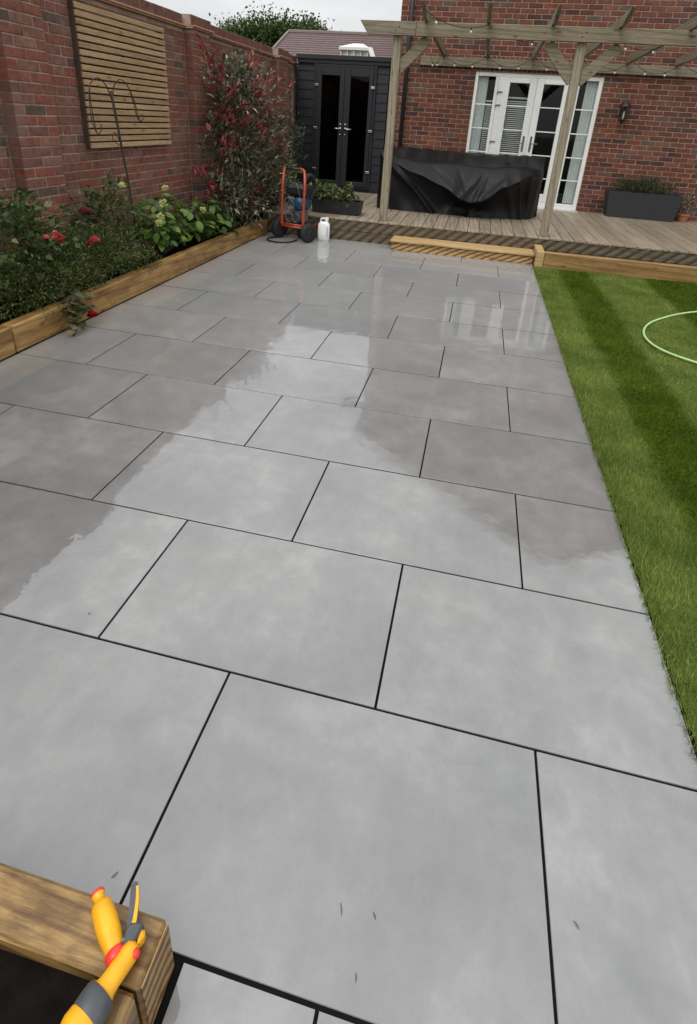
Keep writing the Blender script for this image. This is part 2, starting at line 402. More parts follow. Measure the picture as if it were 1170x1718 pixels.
M['lf_pho'] = leafmat("photinia_leaf", [(0, (0.039, 0.055, 0.029)), (.3, (0.078, 0.098, 0.052)), (.55, (0.137, 0.150, 0.091)), (.75, (0.182, 0.111, 0.075)), (.88, (0.247, 0.221, 0.150)), (1, (0.429, 0.390, 0.286))], .28, .15)
M['lf_pho_red'] = leafmat("photinia_red_tip", [(0, (0.192, 0.017, 0.029)), (.5, (0.312, 0.031, 0.043)), (.8, (0.240, 0.060, 0.048)), (1, (0.384, 0.120, 0.096))], .35, .2)
M['lf_dark'] = leafmat("conifer_leaf", [(0, (0.043, 0.070, 0.043)), (.6, (0.080, 0.113, 0.070)), (1, (0.145, 0.174, 0.116))], .6)
M['lf_tree'] = leafmat("tree_leaf", [(0, (0.034, 0.063, 0.016)), (.5, (0.063, 0.109, 0.025)), (1, (0.127, 0.178, 0.052))], .6)
M['lf_straw'] = leafmat("strawberry_leaf", [(0, (.06, .10, .03)), (.5, (.11, .155, .05)), (1, (.21, .24, .11))], .5)
M['lf_box'] = leafmat("lavender_leaf", [(0, (.038, .055, .020)), (.6, (.065, .082, .032)), (1, (.10, .11, .05))], .7)
M['red_rose'] = leafmat("crimson_petal", [(0, (.40, .008, .014)), (1, (.66, .025, .035))], .5, .2)
M['pink_rose'] = leafmat("coral_petal", [(0, (.62, .045, .060)), (.55, (.80, .12, .13)), (.85, (.86, .30, .30)), (1, (.90, .55, .52))], .5, .25)
M['faded_rose'] = leafmat("faded_petal", [(0, (.16, .03, .035)), (1, (.32, .09, .09))], .6, .2)
M['cream_bloom'] = leafmat("cream_floret", [(0, (.62, .62, .22)), (1, (.80, .80, .38))], .6, .25)
M['litter'] = plain("dry_leaf", (.10, .085, .06), (.04, .034, .028), 30, .8)

# ------------------------------------------------------------------ mesh building
ORIGIN = {}
class MB:
    def __init__(s): s.v = []; s.f = []
    def add(s, vs, fs):
        o = len(s.v); s.v += [tuple(v) for v in vs]; s.f += [tuple(i + o for i in f) for f in fs]; return s
    def box(s, x0, x1, y0, y1, z0, z1, b=0.0, M4=None):
        lo, hi = (x0, y0, z0), (x1, y1, z1)
        if b <= 0:
            vs = [(x, y, z) for z in (z0, z1) for y in (y0, y1) for x in (x0, x1)]
            fs = [(0, 2, 3, 1), (4, 5, 7, 6), (0, 1, 5, 4), (2, 6, 7, 3), (0, 4, 6, 2), (1, 3, 7, 5)]
        else:
            b = min(b, .45 * min(x1 - x0, y1 - y0, z1 - z0))
            vs, ix = [], {}
            for sx in (0, 1):
                for sy in (0, 1):
                    for sz in (0, 1):
                        c = [hi[i] if q else lo[i] for i, q in enumerate((sx, sy, sz))]
                        for a in range(3):
                            p = list(c)
                            for i, q in enumerate((sx, sy, sz)):
                                if i != a: p[i] += -b if q else b
                            ix[(sx, sy, sz, a)] = len(vs); vs.append(tuple(p))
            fs = []
            for a in range(3):
                o1, o2 = (a + 1) % 3, (a + 2) % 3
                for q in (0, 1):
                    l = []
                    for u, w in ((0, 0), (1, 0), (1, 1), (0, 1)):
                        k = [0, 0, 0]; k[a] = q; k[o1] = u; k[o2] = w
                        l.append(ix[(*k, a)])
                    fs.append(tuple(l) if q else tuple(reversed(l)))
                for u in (0, 1):
                    for w in (0, 1):      # edges along a
                        k0 = [0, 0, 0]; k0[o1] = u; k0[o2] = w; k1 = list(k0); k1[a] = 1
                        q4 = (ix[(*k0, o1)], ix[(*k1, o1)], ix[(*k1, o2)], ix[(*k0, o2)])
                        fs.append(q4 if u == w else tuple(reversed(q4)))
            for sx in (0, 1):
                for sy in (0, 1):
                    for sz in (0, 1):
                        t = (ix[(sx, sy, sz, 0)], ix[(sx, sy, sz, 1)], ix[(sx, sy, sz, 2)])
                        fs.append(t if (sx + sy + sz) % 2 else tuple(reversed(t)))
        if M4 is not None: vs = [tuple(M4 @ Vector(v)) for v in vs]
        return s.add(vs, fs)
    def beam(s, p0, p1, w, h, up=(0, 0, 1), b=.004):
        """box from p0 to p1; w across, h along up"""
        p0, p1 = Vector(p0), Vector(p1); d = p1 - p0; l = d.length; d.normalize()
        u = Vector(up); r = d.cross(u).normalized(); u = r.cross(d).normalized()
        m = Matrix(((d.x, r.x, u.x, p0.x), (d.y, r.y, u.y, p0.y), (d.z, r.z, u.z, p0.z), (0, 0, 0, 1)))
        return s.box(0, l, -w / 2, w / 2, -h / 2, h / 2, b, m)
    def tube(s, pts, r, n=8, closed=False, caps=True):
        pts = [Vector(p) for p in pts]; k = len(pts)
        rs = r if isinstance(r, (list, tuple)) else [r] * k
        ref = None; vs = []
        for i, p in enumerate(pts):
            if closed: d = pts[(i + 1) % k] - pts[i - 1]
            else: d = pts[min(i + 1, k - 1)] - pts[max(i - 1, 0)]
            d.normalize()
            if ref is None:
                ref = d.orthogonal().normalized()
            ref = (ref - d * ref.dot(d)).normalized()
            o = d.cross(ref)
            for j in range(n):
                a = 2 * math.pi * j / n
                vs.append(tuple(p + (ref * math.cos(a) + o * math.sin(a)) * rs[i]))
        fs = []
        for i in range(k if closed else k - 1):
            i2 = (i + 1) % k
            for j in range(n):
                j2 = (j + 1) % n
                fs.append((i * n + j, i * n + j2, i2 * n + j2, i2 * n + j))
        if caps and not closed:
            fs.append(tuple(reversed(range(n)))); fs.append(tuple((k - 1) * n + j for j in range(n)))
        return s.add(vs, fs)
    def lathe(s, prof, c=(0, 0, 0), axis=(0, 0, 1), n=16):
        """prof: (radius, height) pairs"""
        a = Vector(axis).normalized(); u = a.orthogonal().normalized(); w = a.cross(u); c = Vector(c)
        vs = []
        for r, h in prof:
            for j in range(n):
                t = 2 * math.pi * j / n
                vs.append(tuple(c + a * h + (u * math.cos(t) + w * math.sin(t)) * max(r, 1e-5)))
        fs = []
        for i in range(len(prof) - 1):
            for j in range(n):
                j2 = (j + 1) % n
                fs.append((i * n + j, i * n + j2, (i + 1) * n + j2, (i + 1) * n + j))
        fs.append(tuple(reversed(range(n)))); fs.append(tuple((len(prof) - 1) * n + j for j in range(n)))
        return s.add(vs, fs)
    def prism(s, poly, z0, z1, inset=0.0):
        """poly in xy, extruded in z, top edge chamfered by inset"""
        n = len(poly)
        cx = sum(p[0] for p in poly) / n; cy = sum(p[1] for p in poly) / n
        def sh(p, k):
            d = math.hypot(p[0] - cx, p[1] - cy) or 1
            return (p[0] - (p[0] - cx) / d * k, p[1] - (p[1] - cy) / d * k)
        vs = [(*p, z0) for p in poly] + [(*p, z1 - inset) for p in poly] + [(*sh(p, inset), z1) for p in poly]
        fs = [tuple(reversed(range(n))), tuple(2 * n + i for i in range(n))]
        for k in (0, 1):
            for i in range(n):
                j = (i + 1) % n
                fs.append((k * n + i, k * n + j, (k + 1) * n + j, (k + 1) * n + i))
        return s.add(vs, fs)
    def obj(s, name, mat, parent=None, origin=None, smooth=False):
        """vertices are in world coordinates"""
        o = Vector(ORIGIN[parent.name]) if parent else Vector(origin or (0, 0, 0))
        if parent is not None and origin is not None: o = Vector(origin)
        me = bpy.data.meshes.new(name)
        me.from_pydata([(v[0] - o.x, v[1] - o.y, v[2] - o.z) for v in s.v], [], s.f)
        return link(name, me, mat, parent, o, smooth)
def link(name, me, mat, parent, o, smooth=False):
    if mat is not None and not me.materials: me.materials.append(mat)
    if smooth: me.shade_smooth()
    ob = bpy.data.objects.new(name, me); COL.objects.link(ob)
    o = Vector(o)
    if parent:
        ob.parent = parent; ob.location = o - Vector(ORIGIN[parent.name])
    else:
        ob.location = o
    ORIGIN[ob.name] = tuple(o)
    return ob
def tag(o, label=None, cat=None, group=None, kind=None):
    if label: o['label'] = label
    if cat: o['category'] = cat
    if group: o['group'] = group
    if kind: o['kind'] = kind
    return o
def thing(name, loc, label=None, cat=None, group=None, kind=None):
    o = bpy.data.objects.new(name, None); COL.objects.link(o); o.location = loc; o.empty_display_size = .1
    ORIGIN[o.name] = tuple(loc)
    return tag(o, label, cat, group, kind)
def copy_at(src, parent, world, rot=None):
    c = src.copy(); COL.objects.link(c); c.parent = parent
    c.location = Vector(world) - Vector(ORIGIN[parent.name]) if parent else Vector(world)
    if rot is not None: c.rotation_euler = rot
    ORIGIN[c.name] = tuple(world)
    return c
def place(name, me, parent, world, rot=None):
    ob = bpy.data.objects.new(name, me); COL.objects.link(ob); ob.parent = parent
    ob.location = Vector(world) - Vector(ORIGIN[parent.name])
    if rot is not None: ob.rotation_euler = rot
    ORIGIN[ob.name] = tuple(world)
    return ob
def bulk(name, V, F, mat, parent=None, origin=(0, 0, 0), smooth=False):
    """V (n,3) world coordinates, F (m,3) triangles or (m,4) quads"""
    o = np.array(ORIGIN[parent.name] if parent else origin, float)
    me = bpy.data.meshes.new(name)
    k = F.shape[1]
    me.vertices.add(len(V)); me.vertices.foreach_set('co', (V - o).astype(np.float32).ravel())
    me.loops.add(F.size); me.loops.foreach_set('vertex_index', F.astype(np.int32).ravel())
    me.polygons.add(len(F))
    me.polygons.foreach_set('loop_start', np.arange(0, F.size, k, dtype=np.int32))
    me.update(calc_edges=True)
    return link(name, me, mat, parent, o, smooth)

CR = Euler((1.14445, -0.05872, 0.22293), 'XYZ').to_matrix()
def project(p):
    c = (Vector(p) - CAM) @ CR
    if c.z > -.05: return None
    return 585 + 939.42 * c.x / -c.z, 625 - 939.42 * c.y / -c.z, -c.z
def biggest(items, n=300, hidden=None):
    """indices of the n pieces (center, size) that show largest in the frame"""
    sc_ = []
    for i, (p, sz) in enumerate(items):
        q = project(p)
        if q is None or not (-10 < q[0] < 1180 and -10 < q[1] < 1728) or (hidden and hidden(p, q)): continue
        sc_.append((sz / q[2] ** 2, i))
    sc_.sort(reverse=True)
    return set(i for _, i in sc_[:n])

# ------------------------------------------------------------------ leaves
def leaf_mesh(P, D, Nn, ln, wd, curl=.15):
    """P base points, D growth directions, Nn normals, ln lengths, wd widths -> V, F (each leaf 5 verts, 4 tris)"""
    n = len(P)
    D = D / np.linalg.norm(D, axis=1, keepdims=True)
    W = np.cross(D, Nn); W /= (np.linalg.norm(W, axis=1, keepdims=True) + 1e-9)
    Nn = np.cross(W, D)
    ln = ln[:, None]; wd = wd[:, None]
    b = P
    mid = P + D * ln * .48 - Nn * ln * curl * .25
    l = P + D * ln * .45 + W * wd * .5 + Nn * wd * .18
    r = P + D * ln * .45 - W * wd * .5 + Nn * wd * .18
    tip = P + D * ln - Nn * ln * curl
    V = np.stack([b, l, tip, r, mid], 1).reshape(-1, 3)
    i = (np.arange(n) * 5)[:, None]
    F = np.concatenate([i + np.array([[0, 4, 1]]), i + np.array([[1, 4, 2]]), i + np.array([[2, 4, 3]]), i + np.array([[3, 4, 0]])], 0)
    return V, F
def unit(n):
    v = rng.normal(size=(n, 3)); return v / np.linalg.norm(v, axis=1, keepdims=True)
def cloud(center, rad, n, clumps, csize, ln, wd, up=.3, out=.8, shell=.55, lo=None):
    """clumped leaves in an ellipsoid; returns V, F, leaf base points"""
    center = np.array(center); rad = np.array(rad)
    u = unit(clumps); rr = (shell + (1 - shell) * rng.random(clumps)) ** 1.0
    cc = center + u * rad * rr[:, None]
    if lo is not None: cc = cc[cc[:, 2] > lo]
    k = rng.integers(0, len(cc), n)
    P = cc[k] + rng.normal(size=(n, 3)) * csize
    if lo is not None: P[:, 2] = np.maximum(P[:, 2], lo + rng.random(n) * .05)
    D = (P - center) / rad; D /= np.linalg.norm(D, axis=1, keepdims=True) + 1e-6
    D = D * out + unit(n) * .75 + np.array([0, 0, up])
    Nn = unit(n) * .6 + np.array([0, 0, 1.0])
    V, F = leaf_mesh(P, D, Nn, ln * (.6 + .8 * rng.random(n)), wd * (.7 + .6 * rng.random(n)))
    return V, F, P
def join(*vf):
    V, F, o = [], [], 0
    for v, f in vf:
        V.append(v); F.append(f + o); o += len(v)
    return np.concatenate(V), np.concatenate(F)
def fan_stems(mb, base, tops, r=.004):
    for t in tops:
        b = Vector(base) + Vector((random.uniform(-.03, .03), random.uniform(-.03, .03), 0)); t = Vector(t)
        m = (b + t) / 2 + Vector((random.uniform(-.05, .05), random.uniform(-.05, .05), .04))
        mb.tube([b, m, t], [r, r * .8, r * .5], 5)
def bloom(c, r, n, out=.9):
    """rose-like head: rings of cupped petals"""
    P, D, Nn, ln, wd = [], [], [], [], []
    c = np.array(c)
    for k in range(n):
        ring = k / n; a = k * 2.4
        d = np.array([math.cos(a) * (.15 + ring * out), math.sin(a) * (.15 + ring * out), 1.0 - ring * 1.05])
        P.append(c + d * r * .15); D.append(d)
        Nn.append(np.array([-math.cos(a), -math.sin(a), .4])); ln.append(r * (.8 + .15 * random.random())); wd.append(r * (1.0 + .5 * ring))
    return leaf_mesh(np.array(P), np.array(D), np.array(Nn), np.array(ln), np.array(wd), -.18)

# ================================================================== SETTING
MB().box(-150, 150, -150, 150, -.30, -.08).obj('ground', M['ground'])
COL.objects['ground']['kind'] = 'structure'

# ---- patio
patio = MB().box(-1.845, 1.785, -.622, 6.598, -.07, -.0045).box(.605, 1.785, -2.5, -.622, -.07, -.0047).obj('patio', M['grout'])
tag(patio, kind='structure')
DL, DW, J = .896, .600, .0042
slab_cache = {}
def slab(x0, x1, y0, y1):
    x0 += J; x1 -= J; y0 += J; y1 -= J
    key = (round(x1 - x0, 3), round(y1 - y0, 3))
    if key not in slab_cache:
        a, b_ = key[0] / 2, key[1] / 2
        mb = MB().box(-a, a, -b_, b_, -.0195, 0, .0004)
        me = bpy.data.meshes.new('paving_slab'); me.from_pydata(mb.v, [], mb.f); me.materials.append(M['slab'])
        slab_cache[key] = me
    place('paving_slab', slab_cache[key], patio, ((x0 + x1) / 2, (y0 + y1) / 2, random.uniform(-.0006, .0006)),
          (random.uniform(-.0011, .0011), random.uniform(-.0013, .0013), 0))
for r in range(-4, 11):
    xs = [h * DL for h in range(-2, 3)] if r % 2 == 0 else [-1.845] + [(h + .5) * DL for h in range(-2, 2)] + [1.785]
    xs = [min(max(x, -1.845), 1.785) for x in xs]
    if r % 2 == 0: xs[0] = -1.845
    y0, y1 = r * DW, (r + 1) * DW
    if r == -1: y0 = -.612
    if r == 10: y1 = 6.598
    if r < -1:
        xs = [.617] + [x for x in xs if x > .70]
        if r == -2: y1 = -.614
    for a, b_ in zip(xs[:-1], xs[1:]):
        if b_ - a > .05: slab(a, b_, y0, y1)

# ---- lawn
GX0, GX1 = 1.79, 6.0
nx, ny = 60, 110
xs = np.linspace(GX0, GX1, nx); ys = np.linspace(-4, 6.14, ny)
def lawn_z(x, y):
    return .004 + .010 * np.minimum(1, (x - GX0) / .12) + .006 * np.sin(y * 3.1 + np.sin(x * 2)) * np.minimum(1, (x - GX0) / .3) + .004 * np.sin(x * 5 + y * 1.3)
XX, YY = np.meshgrid(xs, ys); ZZ = lawn_z(XX, YY)
V = np.stack([XX, YY, ZZ], -1).reshape(-1, 3)
i = (np.arange(ny - 1)[:, None] * nx + np.arange(nx - 1)[None]).reshape(-1)
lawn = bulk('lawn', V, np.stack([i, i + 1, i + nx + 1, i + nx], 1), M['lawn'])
tag(lawn, kind='structure')
def blades(n, x0, x1, y0, y1, hmin, hmax, w):
    x = x0 + (x1 - x0) * rng.random(n); y = y0 + (y1 - y0) * rng.random(n)
    z = lawn_z(x, y)
    light = ((x < 2.06) | ((x > 2.41) & (x < 3.05)) | (x > 3.63))
    lean = np.where(light, .55, -.25) + rng.normal(size=n) * .6
    h = hmin + (hmax - hmin) * rng.random(n)
    a = rng.random(n) * 6.283
    wx, wy = np.cos(a) * w, np.sin(a) * w
    lx = rng.normal(size=n) * .6
    A = np.stack([x - wx, y - wy, z], 1); B = np.stack([x + wx, y + wy, z], 1)
    T = np.stack([x + lx * h, y + lean * h, z + h], 1)
    Vv = np.stack([A, B, T], 1).reshape(-1, 3)
    return Vv, np.arange(3 * n).reshape(-1, 3)
parts = [blades(95000, 1.795, 3.0, -.3, 2.6, .010, .022, .0015), blades(70000, 1.8, 4.3, 2.6, 6.13, .010, .020, .0022),
         blades(9000, 1.770, 1.84, -.5, 6.1, .014, .036, .0016), blades(12000, 3.0, 4.6, -.6, 2.6, .014, .03, .0025)]
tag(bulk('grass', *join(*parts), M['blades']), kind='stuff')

# ---- planting bed soil
def soil_sheet(name, x0, x1, y0, y1, z):
    nx_, ny_ = 14, max(8, int((y1 - y0) * 14))
    X, Y = np.meshgrid(np.linspace(x0, x1, nx_), np.linspace(y0, y1, ny_))
    Z = z + .018 * rng.random(X.shape)
    Vv = np.stack([X, Y, Z], -1).reshape(-1, 3)
    i = (np.arange(ny_ - 1)[:, None] * nx_ + np.arange(nx_ - 1)[None]).reshape(-1)
    return tag(bulk(name, Vv, np.stack([i, i + 1, i + nx_ + 1, i + nx_], 1), M['soil']), kind='structure')
soil_sheet('bed_soil', -2.525, -1.945, -1, 9.68, .10)
soil_sheet('box_soil', -.9, .515, -2.4, -.72, .125)

# ------------------------------------------------------------------ bricks
def brick_mesh(name, l, h, d, mat, b=.004, jit=.0012):
    """front face looks along -y, centre of the front at the origin"""
    a, c = l / 2, h / 2
    jt = lambda: random.uniform(-jit, jit)
    ring = [(-a, -c), (a, -c), (a, c), (-a, c)]
    ri = [(-a + b, -c + b), (a - b, -c + b), (a - b, c - b), (-a + b, c - b)]
    vs = [(x, d, z) for x, z in ring] + [(x + jt(), b, z + jt()) for x, z in ring] + [(x + jt(), jt(), z + jt()) for x, z in ri]
    fs = [(8, 9, 10, 11)]
    for k in (0, 1):
        for i in range(4):
            j = (i + 1) % 4
            fs.append((k * 4 + i, k * 4 + j, k * 4 + 4 + j, k * 4 + 4 + i))
    if name is None: return vs, fs
    me = bpy.data.meshes.new(name); me.from_pydata(vs, [], fs); me.materials.append(mat)
    return me
def lay(parent, items, mat, mat_mass, rotz, n_single, hidden=None, name='brick'):
    """items: (x, y, z, length, height, depth) centre of the front face"""
    big = biggest([((p[0], p[1], p[2]), p[3] * p[4]) for p in items], n_single, hidden)
    cache = {}
    cz, sz = math.cos(rotz), math.sin(rotz)
    mv, mf = [], []
    for i, (x, y, z, l, h, d) in enumerate(items):
        pr = random.uniform(-.0015, .0015); tw = random.uniform(-.004, .004)
        key = (round(l, 3), round(h, 3), round(d, 3))
        if i in big:
            if key not in cache: cache[key] = [brick_mesh(name, *key, mat) for _ in range(4)]
            # push in/out along the wall's normal
            nx_, ny_ = sz, -cz
            place(name, random.choice(cache[key]), parent, (x + nx_ * pr, y + ny_ * pr, z), (0, tw, rotz))
        else:
            vs, fs = brick_mesh(None, *key, None, jit=.001)
            o = len(mv)
            for vx, vy, vz in vs:
                vy += pr
                mv.append((x + vx * cz - vy * sz, y + vx * sz + vy * cz, z + vz))
            mf += [tuple(q + o for q in f) for f in fs]
    if mv:
        mb = MB(); mb.v = mv; mb.f = mf
        tag(mb.obj(name + '_courses', mat_mass, parent), kind='stuff')
def courses(a0, a1, z0, z1, bond, skip=None):
    """yields (a, z, length) of bricks between a0 and a1"""
    out = []; k = 0; z = z0
    while z + .065 <= z1 + .002:
        a = a0
        if bond == 'stretcher':
            a -= (.1125 if k % 2 else 0); seq = [.215]
        elif bond == 'header_pair':
            seq = [.215] if k % 2 == 0 else [.1025, .215, .1025]
        else:
            a -= (.169 if k % 2 else 0); seq = [.215, .1025]
        j = 0
        while a < a1 - .02:
            l = seq[j % len(seq)]; j += 1
            s, e = max(a, a0), min(a + l, a1)
            if e - s > .03: out.append(((s + e) / 2, z + .0325, e - s))
            a += l + .010
        z += .075; k += 1
    if skip:
        o2 = []
        for a, z, l in out:
            segs = [(a - l / 2, a + l / 2)]
            for (u0, u1, w0, w1) in skip:
                if w0 < z < w1:
                    ns = []
                    for s, e in segs:
                        if e <= u0 or s >= u1: ns.append((s, e)); continue
                        if s < u0 - .02: ns.append((s, u0 - .005))
                        if e > u1 + .02: ns.append((u1 + .005, e))
                    segs = ns
            for s, e in segs:
                if e - s > .02: o2.append(((s + e) / 2, z, e - s))
        out = o2
    return out

# ---- garden wall on the left
PX, FX = -2.53, -2.42         # panel face, pier face
W_Y0, W_Y1 = -6.0, 13.0
PIERS = [(2.80, 3.24), (5.68, 6.13), (8.62, 9.08), (-.1, .34), (-3.0, -2.56)]
gw = thing('garden_wall', (PX, 4, 0), 'tall brown brick garden wall with piers and brick on edge coping beside the planting bed', 'wall')
core = MB().box(-2.75, PX - .006, W_Y0, W_Y1, -.07, 2.358)
for a, b_ in PIERS: core.box(PX - .012, FX - .006, a + .006, b_ - .006, -.07, 2.358)
wallcore = core.obj('masonry', M['mortar_wall'], gw)
items = []
skip = [(a - .001, b_ + .001, -1, 9) for a, b_ in PIERS]
for a, z, l in courses(.35, 9.66, .005, 2.36, 'flemish', skip): items.append((PX, a, z, l, .065, .03))
for a0, a1 in PIERS[:3]:
    k = 0
    for a, z, l in courses(a0, a1 + .0, .005, 2.36, 'header_pair'): items.append((FX, a, z, l, .065, .1035))
lay(wallcore, items, M['brick_wall'], M['brick_wall_mass'], R(90), 300)
MB().box(-2.56, PX - .001, W_Y0, .345, -.05, 2.357).obj('masonry_end', M['brick_tex_wall'], gw)
# creasing tiles and brick on edge
def edge_runs():
    """(y0, y1, face x) of the coping line, stepping out round the piers"""
    ys_ = sorted(PIERS); out = []; y = W_Y0
    for a, b_ in ys_:
        out.append((y, a - .03, PX)); out.append((a - .03, b_ + .03, FX)); y = b_ + .03
    out.append((y, 9.9, PX))
    return out
cop_items = []
for y0, y1, fx in edge_runs():
    t1 = MB(); y = y0
    while y < y1 - .01:
        e = min(y + .265, y1)
        t1.box(-2.74, fx + .032, y + .001, e - .002, 2.362, 2.376, .003)
        t1.box(-2.74, fx + .046, y + .0015, e - .0025, 2.378, 2.393, .003)
        y = e
    tag(t1.obj('creasing_tile', M['terracotta'], gw), kind='stuff')
    y = y0
    while y < y1 - .02:
        e = min(y + .075, y1)
        cop_items.append(((y + e) / 2, fx, e - y - .009)); y = e
    MB().box(-2.73, fx - .004, y0, y1, 2.393, 2.494).obj('coping_mortar', M['mortar_wall'], gw)
lay(gw, [(fx + .003, yc, 2.4475, l, .103, .20) for yc, fx, l in cop_items if yc > 1.2], M['coping'], M['coping'], R(90), 150, None, 'coping_brick')

# ---- house
HY = 9.72
HX0, HX1 = -.68, 8.4
house = thing('brick_house', (3, HY, 0), 'red brick house with white french doors behind the pergola', 'house')
DX0, DX1, DZ0, DZ1 = .665, 2.70, .30, 2.385
shell = MB()
shell.box(HX0 + .006, DX0, HY + .006, HY + .25, -.07, 5.1)
shell.box(DX1, HX1 - .006, HY + .006, HY + .25, -.07, 5.1)
shell.box(DX0, DX1, HY + .006, HY + .25, -.07, DZ0 - .005)
shell.box(DX0, DX1, HY + .006, HY + .25, DZ1 + .005, 5.1)
hw = shell.obj('wall', M['mortar_house'], house)
body = MB()
body.box(HX0 + .004, HX0 + .25, HY + .252, HY + 9, -.07, 5.1).box(HX1 - .25, HX1, HY + .252, HY + 9, -.07, 5.1).box(HX0 + .25, HX1 - .25, HY + 8.75, HY + 9, -.07, 5.1)
for y in (HY, HY + 8.75):     # gable ends
    body.add([(HX0, y, 3.62 if y == HY else 5.1), (HX1, y, 3.62 if y == HY else 5.1), (HX1, y, 5.1), (HX0, y, 5.1), (3.86, y, 7.5),
              (HX0, y + .25, 5.1), (HX1, y + .25, 5.1), (3.86, y + .25, 7.5)], [(0, 1, 2, 3), (3, 2, 4), (6, 5, 7)])
body.obj('gable_wall', M['brick_tex'], house)
items = [(a, HY, z, l, .065, .03) for a, z, l in courses(HX0, 5.0, .005, 3.6, 'stretcher', [(DX0, DX1, DZ0 - .04, 2.63)])]
x = DX0 - .15
while x < DX1 + .15:            # soldier course over the doors
    items.append((x + .0325, HY, 2.51, .065, .215, .03)); x += .075
for z in np.arange(2.38, 2.62, .075):
    pass
lay(hw, items, M['brick_house'], M['brick_house_mass'], 0, 300, lambda p, q: (p[0] < 1.9 and p[2] < 1.15) or p[0] < -.5)
roof = MB()
for sgn, xe in ((-1, HX0 - .32), (1, HX1 + .32)):
    ze = 5.1 - .32 * (2.4 / 4.54)
    nst = 26
    for k in range(nst):
        a, b_ = k / nst, (k + 1) / nst
        xa, xb = xe + (3.86 - xe) * a, xe + (3.86 - xe) * b_
        za, zb = ze + (7.52 - ze) * a, ze + (7.52 - ze) * b_
        roof.add([(xa, HY - .15, za + .035), (xb, HY - .15, zb), (xb, HY + 9.2, zb), (xa, HY + 9.2, za + .035), (xa, HY - .15, za), (xa, HY + 9.2, za)],
                 [(0, 1, 2, 3), (4, 0, 3, 5)])
roof.obj('roof', M['roof'], house)
bb = MB()
for xe in (HX0 - .3, HX1 + .3):
    bb.beam((xe, HY - .13, 4.84), (3.86, HY - .13, 7.42), .03, .18)
bb.obj('bargeboard', M['white'], house)
room = MB()
room.add([(.2, HY + .26, .27), (3.2, HY + .26, .27), (3.2, HY + 3.4, .27), (.2, HY + 3.4, .27), (.2, HY + .26, 2.7), (3.2, HY + .26, 2.7), (3.2, HY + 3.4, 2.7), (.2, HY + 3.4, 2.7)],
         [(0, 1, 2, 3), (7, 6, 5, 4), (3, 2, 6, 7), (0, 3, 7, 4), (2, 1, 5, 6)])
room.obj('room', M['room'], house)

# doors: frame, two leaves, two sidelights
fy0, fy1 = HY + .01, HY + .08
ff = MB()
ff.box(DX0, .715, fy0, fy1, DZ0, DZ1, .006).box(2.635, DX1, fy0, fy1, DZ0, DZ1, .006)
ff.box(.7152, 2.6348, fy0 + .001, fy1, 2.325, DZ1 - .001, .006).box(.7152, 2.6348, fy0 - .012, fy1, DZ0 + .001, .392, .006)
ff.box(1.003, 1.055, fy0 + .002, fy1, .392, 2.325, .005).box(2.30, 2.352, fy0 + .002, fy1, .392, 2.325, .005)
frame = ff.obj('door_frame', M['white'], house)
MB().box(DX0 - .03, DX1 + .03, HY - .055, HY + .008, DZ0 - .03, DZ0 - .002, .006).obj('sill', M['white'], frame)
BARS = (1.90, 1.53, 1.155, .785)
for x0, x1 in ((.7152, 1.003), (2.352, 2.6348)):
    s = MB().box(x0, x1, fy0 + .032, fy0 + .038, .392, 2.325).obj('side_light', M['glass'], house)
    for z in BARS: MB().box(x0, x1, fy0 + .024, fy0 + .0315, z - .009, z + .009, .002).obj('glazing_bar', M['white'], s)
for k, (x0, x1) in enumerate(((1.057, 1.676), (1.679, 2.298))):
    gx0, gx1 = ((1.245, 1.565) if k == 0 else (1.79, 2.112))
    d = MB()
    z0, z1 = .394, 2.323
    d.box(x0, gx0, fy0 - .012, fy1 - .02, z0, z1, .006).box(gx1, x1, fy0 - .012, fy1 - .02, z0, z1, .006)
    d.box(gx0, gx1, fy0 - .011, fy1 - .021, 2.245, z1 - .001, .006).box(gx0, gx1, fy0 - .011, fy1 - .021, z0 + .001, .53, .006)
    leaf = d.obj('door', M['white_tex'] if k == 0 else M['white'], house)
    if k == 0: leaf['label'] = 'left white door leaf with mottled textured stile'
    MB().box(gx0, gx1, fy0 + .02, fy0 + .026, .53, 2.245).obj('pane', M['glass'], leaf)
    for z in BARS:
        MB().box(gx0, gx1, fy0 + .010, fy0 + .0185, z - .009, z + .009, .002).obj('glazing_bar', M['white'], leaf)
    hx = 1.612 if k == 0 else 1.735
    h = MB().box(hx - .016, hx + .016, fy0 - .022, fy0 - .0125, 1.20, 1.45, .004)
    sg = -1 if k == 0 else 1
    h.tube([(hx, fy0 - .02, 1.335), (hx, fy0 - .06, 1.335), (hx + sg * .11, fy0 - .062, 1.335)], .009, 8)
    h.obj('handle', M['silver'], leaf)
    for z in (2.1, 1.9, 1.33, .62):
        hxx = 1.10 if k == 0 else 2.255
        MB().box(hxx - .04, hxx + .04, fy0 - .024, fy0 - .0125, z - .010, z + .010, .003).box(hxx - .045, hxx - .028, fy0 - .026, fy0 - .0127, z - .035, z + .004, .003).obj('hinge', M['silver'], leaf)
